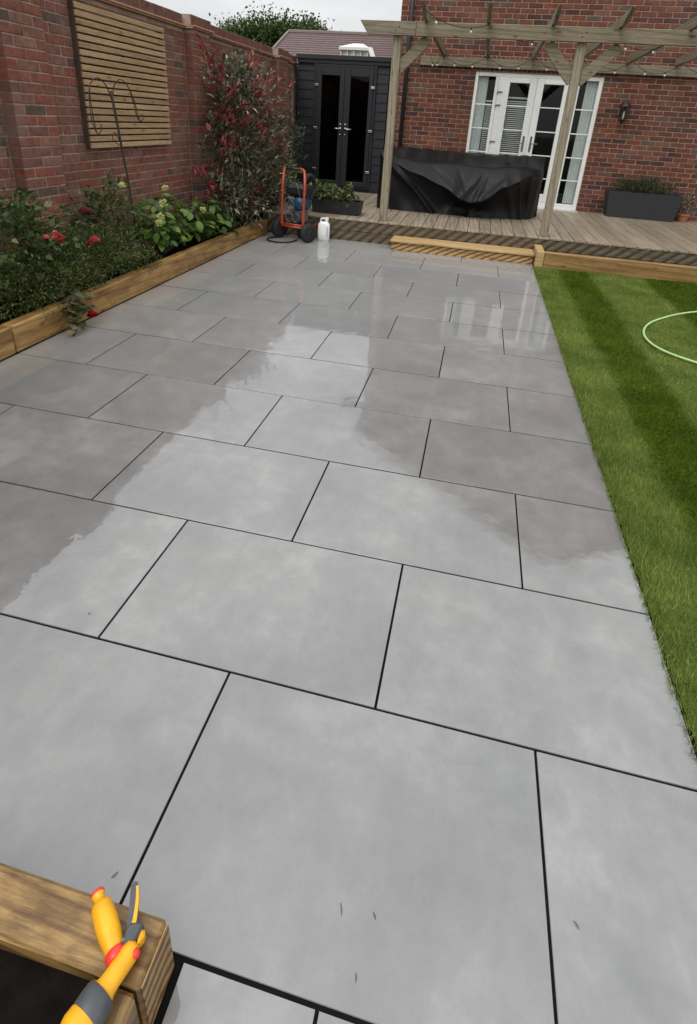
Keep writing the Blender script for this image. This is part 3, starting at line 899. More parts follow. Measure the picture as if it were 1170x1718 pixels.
# things hanging inside the glass
def curtain(x0, x1, label):
    n, m = 26, 2
    Vv, Ff = [], []
    for i in range(n):
        x = x0 + (x1 - x0) * i / (n - 1)
        for z in (.40, 2.32): Vv.append((x, HY + .085 + .006 * math.sin(i * 1.1) + (.02 if z < 1 else 0), z))
    for i in range(n - 1): Ff.append((2 * i, 2 * i + 2, 2 * i + 3, 2 * i + 1))
    # give it a thickness
    mb = MB().add(Vv, Ff); mb.add([(a, b_ + .004, c) for a, b_, c in Vv], [tuple(reversed(f)) for f in Ff])
    tag(mb.obj('curtain', M['curtain'], None, ((x0 + x1) / 2, HY + .16, .4), True), label, 'curtain', 'curtains behind the french doors')
curtain(.715, .885, 'pale grey curtain behind the left narrow side pane of the french doors')
curtain(2.46, 2.64, 'pale grey curtain behind the right narrow side pane of the french doors')
for x0, x1, z0, z1, lab in ((.90, 1.01, .42, 1.93, 'white slatted blind beside the curtain in the left narrow side pane'), (1.19, 1.60, .42, 2.0, 'white slatted blind behind the glass of the left door leaf')):
    t = thing('window_blind', ((x0 + x1) / 2, HY + .12, z0), lab, 'blind', 'slatted blinds behind the french doors')
    b_ = MB(); z = z0
    while z < z1:
        b_.box(x0, x1, HY + .105, HY + .130, z, z + .004, 0, Matrix.Translation((0, HY + .1175, z)) @ Matrix.Rotation(R(38), 4, 'X') @ Matrix.Translation((0, -HY - .1175, -z)))
        z += .031
    tag(b_.obj('blind_slats', M['blind'], t), kind='stuff')
    MB().box(x0 - .004, x1 + .004, HY + .10, HY + .135, z1 + .012, z1 + .04, .004).obj('head_rail', M['blind'], t)

# drain pipe and wall lantern on the house
dp = thing('drain_pipe', (-.50, HY - .045, .295), 'black drainpipe on the corner of the brick house behind the left pergola post', 'drainpipe')
MB().tube([(-.50, HY - .045, .30), (-.50, HY - .045, 5.0)], .034, 12).obj('pipe', M['black_plastic'], dp, None, True)
for z in (1.1, 2.9, 4.6): MB().box(-.55, -.45, HY - .06, HY - .003, z - .025, z + .025, .005).obj('bracket', M['black_plastic'], dp)
ln = thing('wall_lantern', (3.09, HY, 1.72), 'black iron wall lantern with glass panes on the brick right of the french doors', 'lantern')
LX, LY = 3.09, HY - .115
MB().box(LX - .035, LX + .035, HY - .02, HY - .004, 1.86, 2.04, .006).tube([(LX, HY - .02, 1.98), (LX, HY - .06, 2.05), (LX, LY, 2.075), (LX, LY, 2.04)], .008, 8).obj('bracket', M['iron_black'], ln)
MB().lathe([(.012, 2.075), (.02, 2.055), (.035, 2.04), (.058, 2.02), (.088, 1.985), (.090, 1.972)], (LX, LY, 0), n=6).obj('lantern_roof', M['iron_black'], ln)
cg = MB()
for k in range(6):
    a = k * math.pi / 3
    cg.tube([(LX + .078 * math.cos(a), LY + .078 * math.sin(a), 1.975), (LX + .056 * math.cos(a), LY + .056 * math.sin(a), 1.785)], .007, 5)
cg.obj('cage', M['iron_black'], ln)
MB().lathe([(.072, 1.970), (.051, 1.79)], (LX, LY, 0), n=6).obj('lantern_glass', M['glass'], ln)
MB().lathe([(.012, 1.80), (.016, 1.84), (.013, 1.90), (.004, 1.92)], (LX, LY, 0), n=8).obj('lamp', M['bulb'], ln)
MB().lathe([(.066, 1.787), (.062, 1.775), (.03, 1.765), (.018, 1.74), (.006, 1.72)], (LX, LY, 0), n=8).obj('lantern_base', M['iron_black'], ln)

# ---- garden shed
SY = 9.70
shed = thing('garden_shed', (-1.62, SY, .295), 'dark anthracite timber garden shed with glazed double doors between wall and house', 'shed')
X0, X1 = -2.44, -.80
MB().box(X0 + .02, X1 - .02, SY + .02, SY + 2.2, .297, 2.40).box(X0 + .021, X1 - .021, SY + .0, SY + .02, .297, .35).obj('shell', M['shed'], shed)
z = .352; 
while z < 2.39:
    e = min(z + .143, 2.392)
    for a, b_ in ((X0, -2.135), (-1.005, X1)):
        me = MB()
        me.add([(a, SY - .002, z), (b_, SY - .002, z), (b_, SY + .010, e), (a, SY + .010, e), (a, SY + .021, z), (b_, SY + .021, z), (b_, SY + .021, e), (a, SY + .021, e)],
               [(0, 1, 2, 3), (4, 5, 1, 0), (3, 2, 6, 7), (1, 5, 6, 2), (4, 0, 3, 7)])
        me.obj('cladding_board', M['shed'], shed)
    z += .148
MB().box(X0 - .02, X1 + .02, SY - .06, SY + 2.25, 2.455, 2.53, .006).obj('roof_fascia', M['shed_frame'], shed)
MB().box(X0 - .005, X1 + .005, SY - .035, SY + 2.2, 2.395, 2.4548, .004).obj('roof_trim', M['shed_frame'], shed)
MB().box(-2.133, -2.085, SY - .03, SY + .019, .352, 2.393, .004).box(-1.055, -1.007, SY - .03, SY + .019, .352, 2.393, .004).box(-2.085, -1.055, SY - .03, SY + .019, 2.345, 2.392, .004).box(-2.085, -1.055, SY - .035, SY + .0, .352, .385, .004).obj('door_frame', M['shed_frame'], shed)
for k, (x0, x1, g0, g1) in enumerate(((-2.083, -1.571, -1.985, -1.655), (-1.567, -1.057, -1.46, -1.13))):
    d = MB(); z0, z1 = .388, 2.342
    d.box(x0, g0, SY - .045, SY + .0, z0, z1, .004).box(g1, x1, SY - .045, SY + .0, z0, z1, .004)
    d.box(g0, g1, SY - .044, SY - .001, 2.217, z1 - .001, .004).box(g0, g1, SY - .044, SY - .001, z0 + .001, .472, .004)
    leaf = d.obj('door', M['shed_frame'], shed)
    MB().box(g0, g1, SY - .026, SY - .020, .472, 2.217).obj('pane', M['glass_dark'], leaf)
    sg = -1 if k == 0 else 1
    hx = -1.612 if k == 0 else -1.522
    h = MB().tube([(hx, SY - .045, 1.37), (hx, SY - .09, 1.37), (hx + sg * .12, SY - .092, 1.365)], .010, 8)
    h.lathe([(.018, 0), (.018, .008)], (hx, SY - .0452, 1.37), (0, -1, 0), 12)
    h.lathe([(.013, 0), (.013, .008)], (hx, SY - .0452, 1.44), (0, -1, 0), 12).lathe([(.011, 0), (.011, .008)], (hx, SY - .0452, 1.27), (0, -1, 0), 12)
    h.obj('handle', M['chrome'], leaf, None, True)
    hx = -2.078 if k == 0 else -1.062
    for z in (2.055, 1.355, .655):
        MB().box(hx - .035, hx + .035, SY - .058, SY - .0455, z - .02, z + .02, .004).obj('hinge', M['chrome'], leaf)

# ---- deck
deck = thing('deck', (1.5, 8.2, 0), kind='structure')
DT = .295
x = -1.95; 
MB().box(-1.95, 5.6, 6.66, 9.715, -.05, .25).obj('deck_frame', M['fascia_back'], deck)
while x < 5.5:
    w = .1445
    MB().box(x, x + w, 6.612, 9.712, DT - .028 + random.uniform(-.001, .001), DT + random.uniform(-.0008, .0008), .004).obj('deck_board', M['deck'], deck)
    x += w + .0065
def ribbed(y, x0, x1, z0, z1, slant, pitch, width, mat_rib, mat_back, parent, nm):
    """grooved board: ribs slanted like moire stripes, groove shade painted into the ground"""
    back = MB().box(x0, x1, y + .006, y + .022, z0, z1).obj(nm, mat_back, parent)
    rb = MB(); x = x0 - slant  # added slanting ribs imitate moire; the board's own grooves run level
    while x < x1:
        # clip the slanted rib to the board
        pts = [(x, z0), (x + width, z0), (x + width + slant, z1), (x + slant, z1)]
        def clip(pl, xl, keep):
            o = []
            for i in range(len(pl)):
                a, b_ = pl[i], pl[(i + 1) % len(pl)]
                ia, ib = keep(a[0]), keep(b_[0])
                if ia: o.append(a)
                if ia != ib:
                    t = (xl - a[0]) / (b_[0] - a[0]); o.append((xl, a[1] + t * (b_[1] - a[1])))
            return o
        pl = clip(pts, x0 + .001, lambda q: q >= x0 + .001)
        if pl: pl = clip(pl, x1 - .001, lambda q: q <= x1 - .001)
        if len(pl) >= 3:
            n = len(pl)
            cx_ = sum(p[0] for p in pl) / n; cz_ = sum(p[1] for p in pl) / n
            vs = [(p[0], y + .0065, p[1]) for p in pl] + [(cx_ + (p[0] - cx_) * .8, y, cz_ + (p[1] - cz_) * .985) for p in pl]
            rb.add(vs, [tuple(n + i for i in range(n))] + [(i, (i + 1) % n, n + (i + 1) % n, n + i) for i in range(n)])
        x += pitch
    tag(rb.obj('moire_ribs', mat_rib, back), kind='stuff')
    return back
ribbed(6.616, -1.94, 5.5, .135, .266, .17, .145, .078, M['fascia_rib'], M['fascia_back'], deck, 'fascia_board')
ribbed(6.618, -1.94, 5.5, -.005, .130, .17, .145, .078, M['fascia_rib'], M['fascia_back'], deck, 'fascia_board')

# ---- step of new timber
st = thing('timber_step', (.9, 6.45, 0), 'low step of pale new timber with grooved riser against the deck', 'step')
MB().box(-.05, 1.782, 6.265, 6.608, .108, .136, .005).obj('tread', M['new_tread'], st)
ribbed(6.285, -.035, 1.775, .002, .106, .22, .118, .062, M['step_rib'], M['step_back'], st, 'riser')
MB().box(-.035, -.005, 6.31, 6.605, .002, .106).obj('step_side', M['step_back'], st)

# ---- sleepers
def sleeper(x0, x1, y0, y1, z0, z1, mat, label, ends=None, group=None, b=.007):
    o = MB().box(x0, x1, y0, y1, z0, z1, b).obj('timber_sleeper', mat, None, ((x0 + x1) / 2, (y0 + y1) / 2, z0))
    tag(o, label, 'sleeper', group)
    if ends:
        for e in ends: MB().box(*e).obj('end_face', M['endgrain'], o)
    return o
G = 'timber sleepers edging the garden beds'
sleeper(-1.945, -1.85, 4.205, 6.55, 0, .190, M['sleeper'], 'yellow timber sleeper edging the bed beside the photinia, far end at the deck', None, G)
sleeper(-1.945, -1.85, 1.805, 4.199, 0, .190, M['sleeper'], 'yellow timber sleeper edging the bed below the red roses', None, G)
sleeper(-1.945, -1.85, -.6, 1.799, 0, .190, M['sleeper'], 'wet amber timber sleeper edging the bed at the left picture edge', None, G)
sleeper(1.89, 5.2, 6.15, 6.24, 0, .195, M['sleeper_x'], 'brown timber sleeper between the lawn and the deck', None, G)
sleeper(1.79, 1.885, 6.145, 6.60, 0, .202, M['new_tread'], 'short pale timber sleeper end beside the step at the lawn corner', None, G)
sleeper(-1.2, .604, -.720, -.624, 0, .176, M['sleeper_near'], 'wet amber timber sleeper under the yellow hose gun, nearest corner of raised box', [(.6042, .6062, -.716, -.628, .004, .172)], G)
sleeper(.512, .601, -2.4, -.724, 0, .174, M['sleeper_near_y'], 'timber sleeper forming the side of the raised box below the hose gun nozzle', None, G)

# ---- slatted wall panels
def slat_panel(y0, y1, z0, z1, n, label):
    t = thing('slatted_panel', (PX, (y0 + y1) / 2, z0), label, 'wall panel', 'slatted timber panels on the garden wall')
    for y in (y0 + .02, (y0 + y1) / 2, y1 - .02):
        MB().box(PX + .002, PX + .048, y - .02, y + .02, z0 - .0, z1, .003).obj('batten', M['slat_dark'], t)
    p = (z1 - z0) / n
    for k in range(n):
        z = z0 + k * p
        j = random.uniform(-.004, .004)
        MB().box(PX + .050, PX + .070, y0 + j, y1 + j, z, z + p * .76, .003).obj('slat', M['slat'], t)
slat_panel(3.70, 5.12, 1.165, 2.30, 20, 'slatted cedar panel on the brick wall behind the scrolled plant support')
slat_panel(6.72, 8.10, 1.14, 2.22, 19, 'slatted cedar panel on the brick wall half hidden behind the red tipped shrub')

# ---- pergola
pg = thing('pergola', (1, 6.7, DT), 'weathered grey green timber pergola on the deck against the house', 'pergola')
for x in (-.24, 1.895):
    MB().box(x - .05, x + .05, 6.682, 6.782, DT + .001, 2.62, .006).obj('post', M['pergola_z'], pg)
bm = MB()
by0, by1 = 6.634, 6.679
bm.add([(-.70, by0, 2.635), (-.02, by0, 2.635), (-.02, by0, 2.492), (-.60, by0, 2.492), (-.70, by1, 2.635), (-.02, by1, 2.635), (-.02, by1, 2.492), (-.60, by1, 2.492)],
       [(0, 3, 2, 1), (4, 5, 6, 7), (0, 1, 5, 4), (3, 7, 6, 2), (0, 4, 7, 3), (1, 2, 6, 5)])
bm.obj('beam', M['pergola_x'], pg)
MB().box(-.016, 5.2, by0 + .002, by1, 2.488, 2.636, .004).obj('beam', M['pergola_x'], pg)
MB().box(-.28, 5.2, HY - .052, HY - .004, 2.44, 2.578, .004).obj('ledger', M['pergola_x'], pg)
for x in (.10, .82, 1.54, 2.26, 2.98, 3.70):
    r_ = MB(); w = .0225
    zt = .135
    # tail end cut at a slant, resting on the beam and the ledger
    prof = [(HY - .006, 2.58), (6.66, 2.6375), (6.44, 2.639), (6.13, 2.750), (HY - .006, 2.69)]
    n = len(prof)
    vs = [(x - w, y, z) for y, z in prof] + [(x + w, y, z) for y, z in prof]
    r_.add(vs, [tuple(range(n)), tuple(reversed(range(n, 2 * n)))] + [(i, n + i, n + (i + 1) % n, (i + 1) % n) for i in range(n)])
    r_.obj('rafter', M['pergola_y'], pg)
for p0, p1 in (((-.20, 6.73, 2.14), (.13, 6.73, 2.475)), ((1.865, 6.73, 2.09), (1.52, 6.73, 2.47)), ((1.925, 6.73, 2.09), (2.31, 6.73, 2.47))):
    MB().beam(p0, p1, .045, .125, (0, 0, 1)).obj('brace', M['pergola_x'], pg)
# small nail heads / bolts
for x in (-.24, 1.895):
    for dx in (-.02, .02):
        MB().lathe([(.007, 0), (.007, .004)], (x + dx, by0 - .0 if x < 0 else by0 + .002, 2.56 + dx), (0, -1, 0), 8).obj('bolt', M['iron_black'], pg)

# string of lights looped along the pergola
sl = thing('string_lights', (1.5, 9.5, 2.4), 'string of small clear bulbs looped along the back of the pergola', 'string lights')
pts = []; bulbs = []
anchors = [(-.12, 9.60, 2.60), (.10, 9.3, 2.60), (.82, 9.35, 2.585), (1.54, 9.3, 2.60), (2.26, 9.35, 2.59), (2.98, 9.3, 2.60), (3.70, 9.35, 2.59), (4.6, 9.3, 2.6)]
for a, b_ in zip(anchors[:-1], anchors[1:]):
    a, b_ = Vector(a), Vector(b_)
    for k in range(10):
        t = k / 10; p = a.lerp(b_, t); p.z -= .16 * 4 * t * (1 - t); pts.append(p)
        if k in (3, 7): bulbs.append(p.copy())
MB().tube(pts, .004, 5).obj('cable', M['rubber'], sl)
for p in bulbs:
    b_ = MB().lathe([(.006, .0), (.010, -.008), (.010, -.022)], p, n=8).obj('bulb_holder', M['rubber'], sl)
    MB().lathe([(.007, -.0225), (.013, -.034), (.0135, -.044), (.008, -.055), (.001, -.058)], p, n=10).obj('bulb', M['bulb'], b_, None, True)
fr = []
for a, b_ in (((.10, 5.75, 2.66), (.82, 6.6, 2.62)), ((.82, 6.6, 2.62), (1.54, 7.2, 2.60)), ((2.26, 7.0, 2.60), (2.98, 7.4, 2.6))):
    a, b_ = Vector(a), Vector(b_); q = []
    for k in range(9):
        t = k / 8; p = a.lerp(b_, t); p.z -= .10 * 4 * t * (1 - t); q.append(p)
        if k in (2, 6): fr.append(p.copy())
    MB().tube(q, .004, 5).obj('cable', M['rubber'], sl)
for p in fr:
    b_ = MB().lathe([(.006, .0), (.010, -.008), (.010, -.022)], p, n=8).obj('bulb_holder', M['rubber'], sl)
    MB().lathe([(.007, -.0225), (.013, -.034), (.0135, -.044), (.008, -.055), (.001, -.058)], p, n=10).obj('bulb', M['bulb'], b_, None, True)

# ---- neighbour's house beyond the wall
ng = thing('neighbour_garage', (-2, 16, 0), 'low building with plum tiled roof beyond the shed', 'building')
MB().box(-4.5, 4.0, 13.4, 18.6, -.05, 2.5).obj('wall', M['brick_tex'], ng)
rf = MB(); nst = 20
for sgn in (1, -1):
    for k in range(nst):
        a, b_ = k / nst, (k + 1) / nst
        ya, yb = 16 - sgn * 2.95 * (1 - a), 16 - sgn * 2.95 * (1 - b_)
        za, zb = 2.30 + 1.30 * a, 2.30 + 1.30 * b_
        rf.add([(-4.70, ya, za + .03), (4.2, ya, za + .03), (4.2, yb, zb), (-4.70, yb, zb), (-4.70, ya, za), (4.2, ya, za)], [(0, 1, 2, 3) if sgn > 0 else (3, 2, 1, 0), (4, 5, 1, 0)])
tiles = rf.obj('roof', M['roof'], ng)
MB().tube([(-4.72, 16, 3.61), (4.2, 16, 3.61)], .07, 8).obj('ridge_tile', M['roof'], tiles)
MB().beam((-4.72, 13.05, 2.31), (-4.72, 16, 3.61), .06, .09).beam((-4.72, 16, 3.61), (-4.72, 18.95, 2.31), .06, .09).obj('verge', M['verge'], ng)
dm = thing('roof_dormer', (-2.2, 13.9, 2.7), 'small white glazed box with hipped top standing on the plum roof above the shed', 'dormer')
xx0, xx1, yy0, yy1 = -2.62, -1.98, 13.55, 14.4
MB().add([(xx0 - .04, yy0 - .04, 3.06), (xx1 + .04, yy0 - .04, 3.06), (xx1 + .04, yy1, 3.06), (xx0 - .04, yy1, 3.06), (xx0 + .24, yy0 + .3, 3.17), (xx1 - .18, yy0 + .3, 3.17), (xx1 - .18, yy1 - .2, 3.17), (xx0 + .24, yy1 - .2, 3.17),
         (xx0 - .04, yy0 - .04, 3.00), (xx1 + .04, yy0 - .04, 3.00), (xx1 + .04, yy1, 3.00), (xx0 - .04, yy1, 3.00)],
        [(0, 1, 5, 4), (1, 2, 6, 5), (2, 3, 7, 6), (3, 0, 4, 7), (4, 5, 6, 7), (8, 9, 1, 0), (9, 10, 2, 1), (10, 11, 3, 2), (11, 8, 0, 3)]).obj('dormer_roof', M['white'], dm)
MB().box(xx0, xx1, yy0 + .06, yy1 - .1, 2.6, 2.999).obj('pane', M['curtain'], dm)
f = MB().box(xx0 - .02, xx1 + .02, yy0, yy0 + .05, 2.82, 2.87, .004)
for x in np.linspace(xx0, xx1, 5): f.box(x - .014, x + .014, yy0 + .005, yy0 + .055, 2.872, 2.998)
f.obj('dormer_frame', M['white'], dm)
MB().beam((xx1 + .06, yy0 - .02, 3.05), (xx1 + .24, yy0 - .25, 2.72), .10, .06).obj('flashing', M['white'], dm)

# ---- trees beyond
def tree(x, y, h, r, label, n=13000):
    t = thing('broadleaf_tree', (x, y, -.08), label, 'tree', 'trees beyond the garden wall')
    tr = MB().tube([(x, y, -.08), (x + .1, y, h * .35), (x, y + .1, h * .7)], [.2, .15, .06], 8)
    for k in range(6):
        a = k * 1.05; tr.tube([(x, y, h * (.35 + .05 * k)), (x + math.cos(a) * r * .5, y + math.sin(a) * r * .5, h * (.55 + .05 * k))], [.06, .025], 5)
    tr.obj('trunk', M['bark'], t)
    Vv, Ff, _ = cloud((x, y, h - r * .85), (r, r, r * .85), n, 190, .17, .105, .075, .2, .5, .35)
    bulk('crown', Vv, Ff, M['lf_tree'], t)
tree(-8.1, 20.5, 4.35, 1.15, 'dark green tree beyond the wall, nearest the wall coping')
tree(-6.9, 20.5, 4.62, 1.10, 'tall dark green tree in the middle of the row beyond the wall')
tree(-5.7, 20.8, 4.50, 1.05, 'dark green tree beyond the wall beside the plum roof')
tree(-6.2, 22.5, 4.3, 1.2, 'dark green tree at the back, showing low between the others')

# ================================================================== PLANTS in the bed
def stems_part(t, base, P, n, r=.004):
    mb = MB(); idx = rng.integers(0, len(P), n)
    fan_stems(mb, base, [P[i] for i in idx], r)
    mb.obj('stems', M['stem'], t)

# photinia: tall red-tipped shrub
t = thing('photinia_shrub', (-2.18, 6.45, .10), 'tall shrub with glossy green leaves and red tips against the wall', 'shrub')
parts = []; allP = []
for c, rd, n, cl in (((-2.14, 6.60, 1.55), (.30, .88, .60), 1500, 90), ((-2.12, 6.55, 1.05), (.38, 1.20, .50), 2000, 100), ((-2.08, 6.45, .55), (.42, 1.25, .42), 2000, 110), ((-2.14, 6.25, 1.88), (.20, .50, .24), 480, 32)):
    Vv, Ff, P = cloud(c, rd, n, cl, .055, .085, .030, .35, .8, .45, .14)
    P_ok = Vv.reshape(-1, 5, 3); P_ok[..., 0] = np.maximum(P_ok[..., 0], PX + .01)
    parts.append((P_ok.reshape(-1, 3), Ff)); allP.append(P)
bulk('foliage', *join(*parts), M['lf_pho'], t)
parts = []
for c, rd, n, cl in (((-2.14, 6.45, 1.72), (.30, .85, .52), 400, 36), ((-2.08, 6.35, .95), (.38, 1.25, .6), 420, 38)):
    Vv, Ff, P = cloud(c, rd, n, cl, .035, .075, .026, .9, .6, .8, .3)
    q = Vv.reshape(-1, 5, 3); q[..., 0] = np.maximum(q[..., 0], PX + .01)
    parts.append((q.reshape(-1, 3), Ff))
tag(bulk('red_tips', *join(*parts), M['lf_pho_red'], t), kind='stuff')
stems_part(t, (-2.2, 6.45, .1), np.concatenate(allP), 60, .006)
sh = MB(); LP = [[], []]
for k in range(46):
    yy = 6.45 + random.uniform(-1.15, 1.25); zz = random.uniform(.7, 1.95); lean_ = (yy - 6.45) * .28
    b0 = Vector((-2.2 + random.uniform(-.1, .2), yy, zz)); d = Vector((random.uniform(-.05, .30), lean_ + random.uniform(-.15, .15), random.uniform(.16, .36)))
    pts_ = [b0, b0 + d * .5 + Vector((0, 0, .03)), b0 + d + Vector((0, 0, -.01))]
    sh.tube(pts_, [.004, .003, .0015], 4)
    for j in range(13):
        u_ = j / 12; p = b0.lerp(b0 + d, u_); LP[1 if u_ > .55 else 0].append((p, d))
tag(sh.obj('shoots', M['stem'], t), kind='stuff')
for arr, mt, nm in ((LP[0], 'lf_pho', 'shoot_leaves'), (LP[1], 'lf_pho_red', 'shoot_tips')):
    n_ = len(arr); Pp = np.array([tuple(p) for p, d in arr]); Dd = np.array([tuple(d.normalized()) for p, d in arr]) + unit(n_) * .9
    Vv, Ff = leaf_mesh(Pp, Dd, unit(n_) * .6 + np.array([0, 0, 1.0]), .07 + .04 * rng.random(n_), .024 + .012 * rng.random(n_))
    q = Vv.reshape(-1, 5, 3); q[..., 0] = np.maximum(q[..., 0], PX + .01)
    tag(bulk(nm, q.reshape(-1, 3), Ff, M[mt], t), kind='stuff')

# grey-green shrub at the far end, by the shed
t = thing('conifer_shrub', (-2.25, 8.75, .10), 'small dark grey green shrub between the wall and the shed', 'shrub')
Vv, Ff, P = cloud((-2.25, 8.7, 1.15), (.22, .32, .55), 1100, 60, .05, .06, .02, .5, .6, .4)
bulk('foliage', Vv, Ff, M['lf_dark'], t); stems_part(t, (-2.25, 8.75, .1), P, 25, .006)
t = thing('fern_plant', (-2.2, 7.9, .10), 'yellow green low plant behind the orange trolley', 'plant')
Vv, Ff, P = cloud((-2.1, 7.7, .55), (.3, .5, .4), 700, 50, .06, .09, .03, .4, .7, .4, .15)
bulk('foliage', Vv, Ff, M['lf_straw'], t); stems_part(t, (-2.1, 7.7, .1), P, 20)

# hydrangea with large leaves
def leaf_piece(l, w):
    """a broad leaf of 12 faces growing along +y, facing +z"""
    ys_ = (0, .22, .5, .78, 1.0); ws = (.06, .75, 1.0, .62, .02)
    vs = []; fs = []
    for y, k in zip(ys_, ws):
        zc = -.18 * l * y * y
        vs += [(-w / 2 * k, y * l, zc + .05 * w * k + .02 * w * math.sin(y * 20)), (0, y * l, zc - .02 * w), (w / 2 * k, y * l, zc + .05 * w * k - .02 * w * math.sin(y * 20))]
    for i in range(4):
        for j in (0, 1):
            a = i * 3 + j; fs.append((a, a + 1, a + 4, a + 3))
    return vs, fs
def broad_plant(name, base, label, cat, spots, n, size, mat, group=None, hide_behind=None):
    t = thing(name, base, label, cat, group)
    mes = []
    for k in range(5):
        vs, fs = leaf_piece(size * (.8 + .12 * k), size * (.62 + .07 * k))
        me = bpy.data.meshes.new('leaf'); me.from_pydata(vs, [], fs); me.materials.append(mat); me.shade_smooth(); mes.append(me)
    tops = []
    for k in range(n):
        c, rd = random.choice(spots)
        u = unit(1)[0]; u[2] = abs(u[2]) * 1.1 - .25
        q = .62 + .38 * random.random()
        p = [c[i] + u[i] * rd[i] * q for i in range(3)]
        p[2] = max(p[2], base[2] + .03); p[0] = max(p[0], PX + .08)
        d = Vector((u[0], u[1], .0)).normalized() if abs(u[0]) + abs(u[1]) > .01 else Vector((1, 0, 0))
        tilt = random.uniform(-.9, .25)
        rot = Euler((tilt, random.uniform(-.45, .45), math.atan2(-d.x, d.y) + random.uniform(-.5, .5)), 'XYZ')
        place('leaf', random.choice(mes), t, p, rot); tops.append(p)
    mb = MB(); fan_stems(mb, base, random.sample(tops, min(30, n)), .0045); mb.obj('stems', M['stem'], t)
    return t
hy = broad_plant('hydrangea', (-2.22, 4.35, .11), 'leafy bright green hydrangea with cream flower heads beside the plant support', 'plant',
                 [((-2.2, 4.35, .42), (.26, .45, .40)), ((-2.12, 4.1, .36), (.2, .3, .32)), ((-2.1, 4.75, .35), (.22, .35, .34))], 295, .098, M['lf_hyd'])
for p, r_ in (((-1.98, 4.02, .69), .034), ((-1.97, 3.93, .58), .026), ((-1.95, 3.86, .53), .022), ((-2.1, 4.28, .80), .020), ((-1.96, 4.80, .53), .026)):
    Vv, Ff, _ = cloud(p, (r_, r_, r_ * .8), 90, 60, .003, .016, .016, .5, 1, .9)
    bulk('flower_head', Vv, Ff, M['cream_bloom'], hy)
t = thing('yellow_rose_bush', (-2.25, 3.6, .11), 'dark leafy bush with one cream bloom left of the plant support', 'shrub')
Vv, Ff, P = cloud((-2.25, 3.55, .55), (.22, .38, .45), 1100, 60, .05, .05, .03, .3, .7, .4, .13)
bulk('foliage', Vv, Ff, M['lf_rose'], t); stems_part(t, (-2.25, 3.6, .11), P, 25)
Vv, Ff = bloom((-2.1, 3.55, .87), .05, 18); bulk('bloom', Vv, Ff, M['cream_bloom'], t)
lo = broad_plant('bushy_shrub', (-2.18, 5.15, .11), 'low dense green bush between hydrangea and red tipped shrub', 'shrub',
                 [((-2.12, 5.15, .36), (.26, .42, .36)), ((-2.05, 5.4, .26), (.2, .3, .26))], 190, .085, M['lf_hyd_dark'])

# fine dark mound spilling over the sleeper
t = thing('trailing_shrub', (-2.1, 3.25, .11), 'fine leaved dark green mound spilling over the timber edging', 'shrub')
A = cloud((-2.1, 3.05, .36), (.28, .62, .26), 4200, 190, .045, .032, .011, .5, .8, .45, .13)
B = cloud((-2.05, 2.35, .33), (.28, .55, .24), 3600, 170, .045, .032, .011, .5, .8, .45, .13)
C = cloud((-1.93, 3.52, .24), (.10, .22, .09), 700, 40, .03, .03, .010, .2, .8, .4, .15)
bulk('foliage', *join(A[:2], B[:2], C[:2]), M['lf_lav'], t)
stems_part(t, (-2.1, 3.0, .11), np.concatenate([A[2], B[2]]), 45, .003)

# red rose bush at the left
t = thing('red_rose_bush', (-2.2, 2.3, .11), 'rose bush with coral red blooms climbing before the brick pier', 'rose bush')
tops = []
mesL = []
for k in range(4):
    vs, fs = leaf_piece(.055 + .008 * k, .036 + .004 * k)
    me = bpy.data.meshes.new('leaf'); me.from_pydata(vs, [], fs); me.materials.append(M['lf_rose']); me.shade_smooth(); mesL.append(me)
def cane(t, pts, nleaf, mes, spread=.06, r=.005):
    pts = [Vector(p) for p in pts]
    MB().tube(pts, [r * (1 - .6 * i / (len(pts) - 1)) for i in range(len(pts))], 6).obj('cane', M['stem'], t)
    for k in range(nleaf):
        i = random.random() ** .7 * (len(pts) - 1); a = min(int(i), len(pts) - 2)
        p = pts[a].lerp(pts[a + 1], i - a) + Vector(unit(1)[0]) * spread * random.random()
        place('leaf', random.choice(mes), t, p, (random.uniform(-.8, .4), random.uniform(-.6, .6), random.uniform(0, 6.28)))
for q in ([(-2.2, 2.3, .11), (-2.18, 2.35, .6), (-2.12, 2.42, 1.03)], [(-2.2, 2.35, .11), (-2.1, 2.5, .5), (-2.06, 2.66, .86)], [(-2.2, 2.2, .11), (-2.15, 2.1, .5), (-2.1, 2.0, .88)],
          [(-2.2, 2.4, .11), (-2.1, 2.7, .5), (-2.12, 2.92, .78)], [(-2.2, 2.3, .11), (-2.0, 2.35, .4), (-1.98, 2.40, .62)], [(-2.25, 2.1, .11), (-2.3, 2.0, .6), (-2.2, 1.95, .95)]):
    cane(t, q, 34, mesL, .10)
Vv, Ff, P = cloud((-2.2, 2.3, .58), (.25, .55, .33), 1250, 80, .05, .058, .038, .3, .7, .4, .13)
bulk('foliage', Vv, Ff, M['lf_rose'], t)
for c, r_, mt in (((-2.02, 2.44, .62), .042, 'pink_rose'), ((-2.03, 2.485, .635), .038, 'pink_rose'), ((-2.0, 2.47, .60), .035, 'red_rose'), ((-2.02, 2.52, .61), .035, 'pink_rose'), ((-2.03, 2.40, .63), .03, 'pink_rose'),
                 ((-2.0, 2.88, .53), .038, 'pink_rose'), ((-2.03, 2.86, .50), .03, 'red_rose'), ((-2.08, 2.9, .74), .045, 'faded_rose'), ((-2.06, 2.95, .72), .04, 'faded_rose')):
    Vv, Ff = bloom((c[0] + .07, c[1] - .03, c[2] + .01), r_ * 1.15, 30); bulk('bloom', Vv, Ff, M[mt], t)
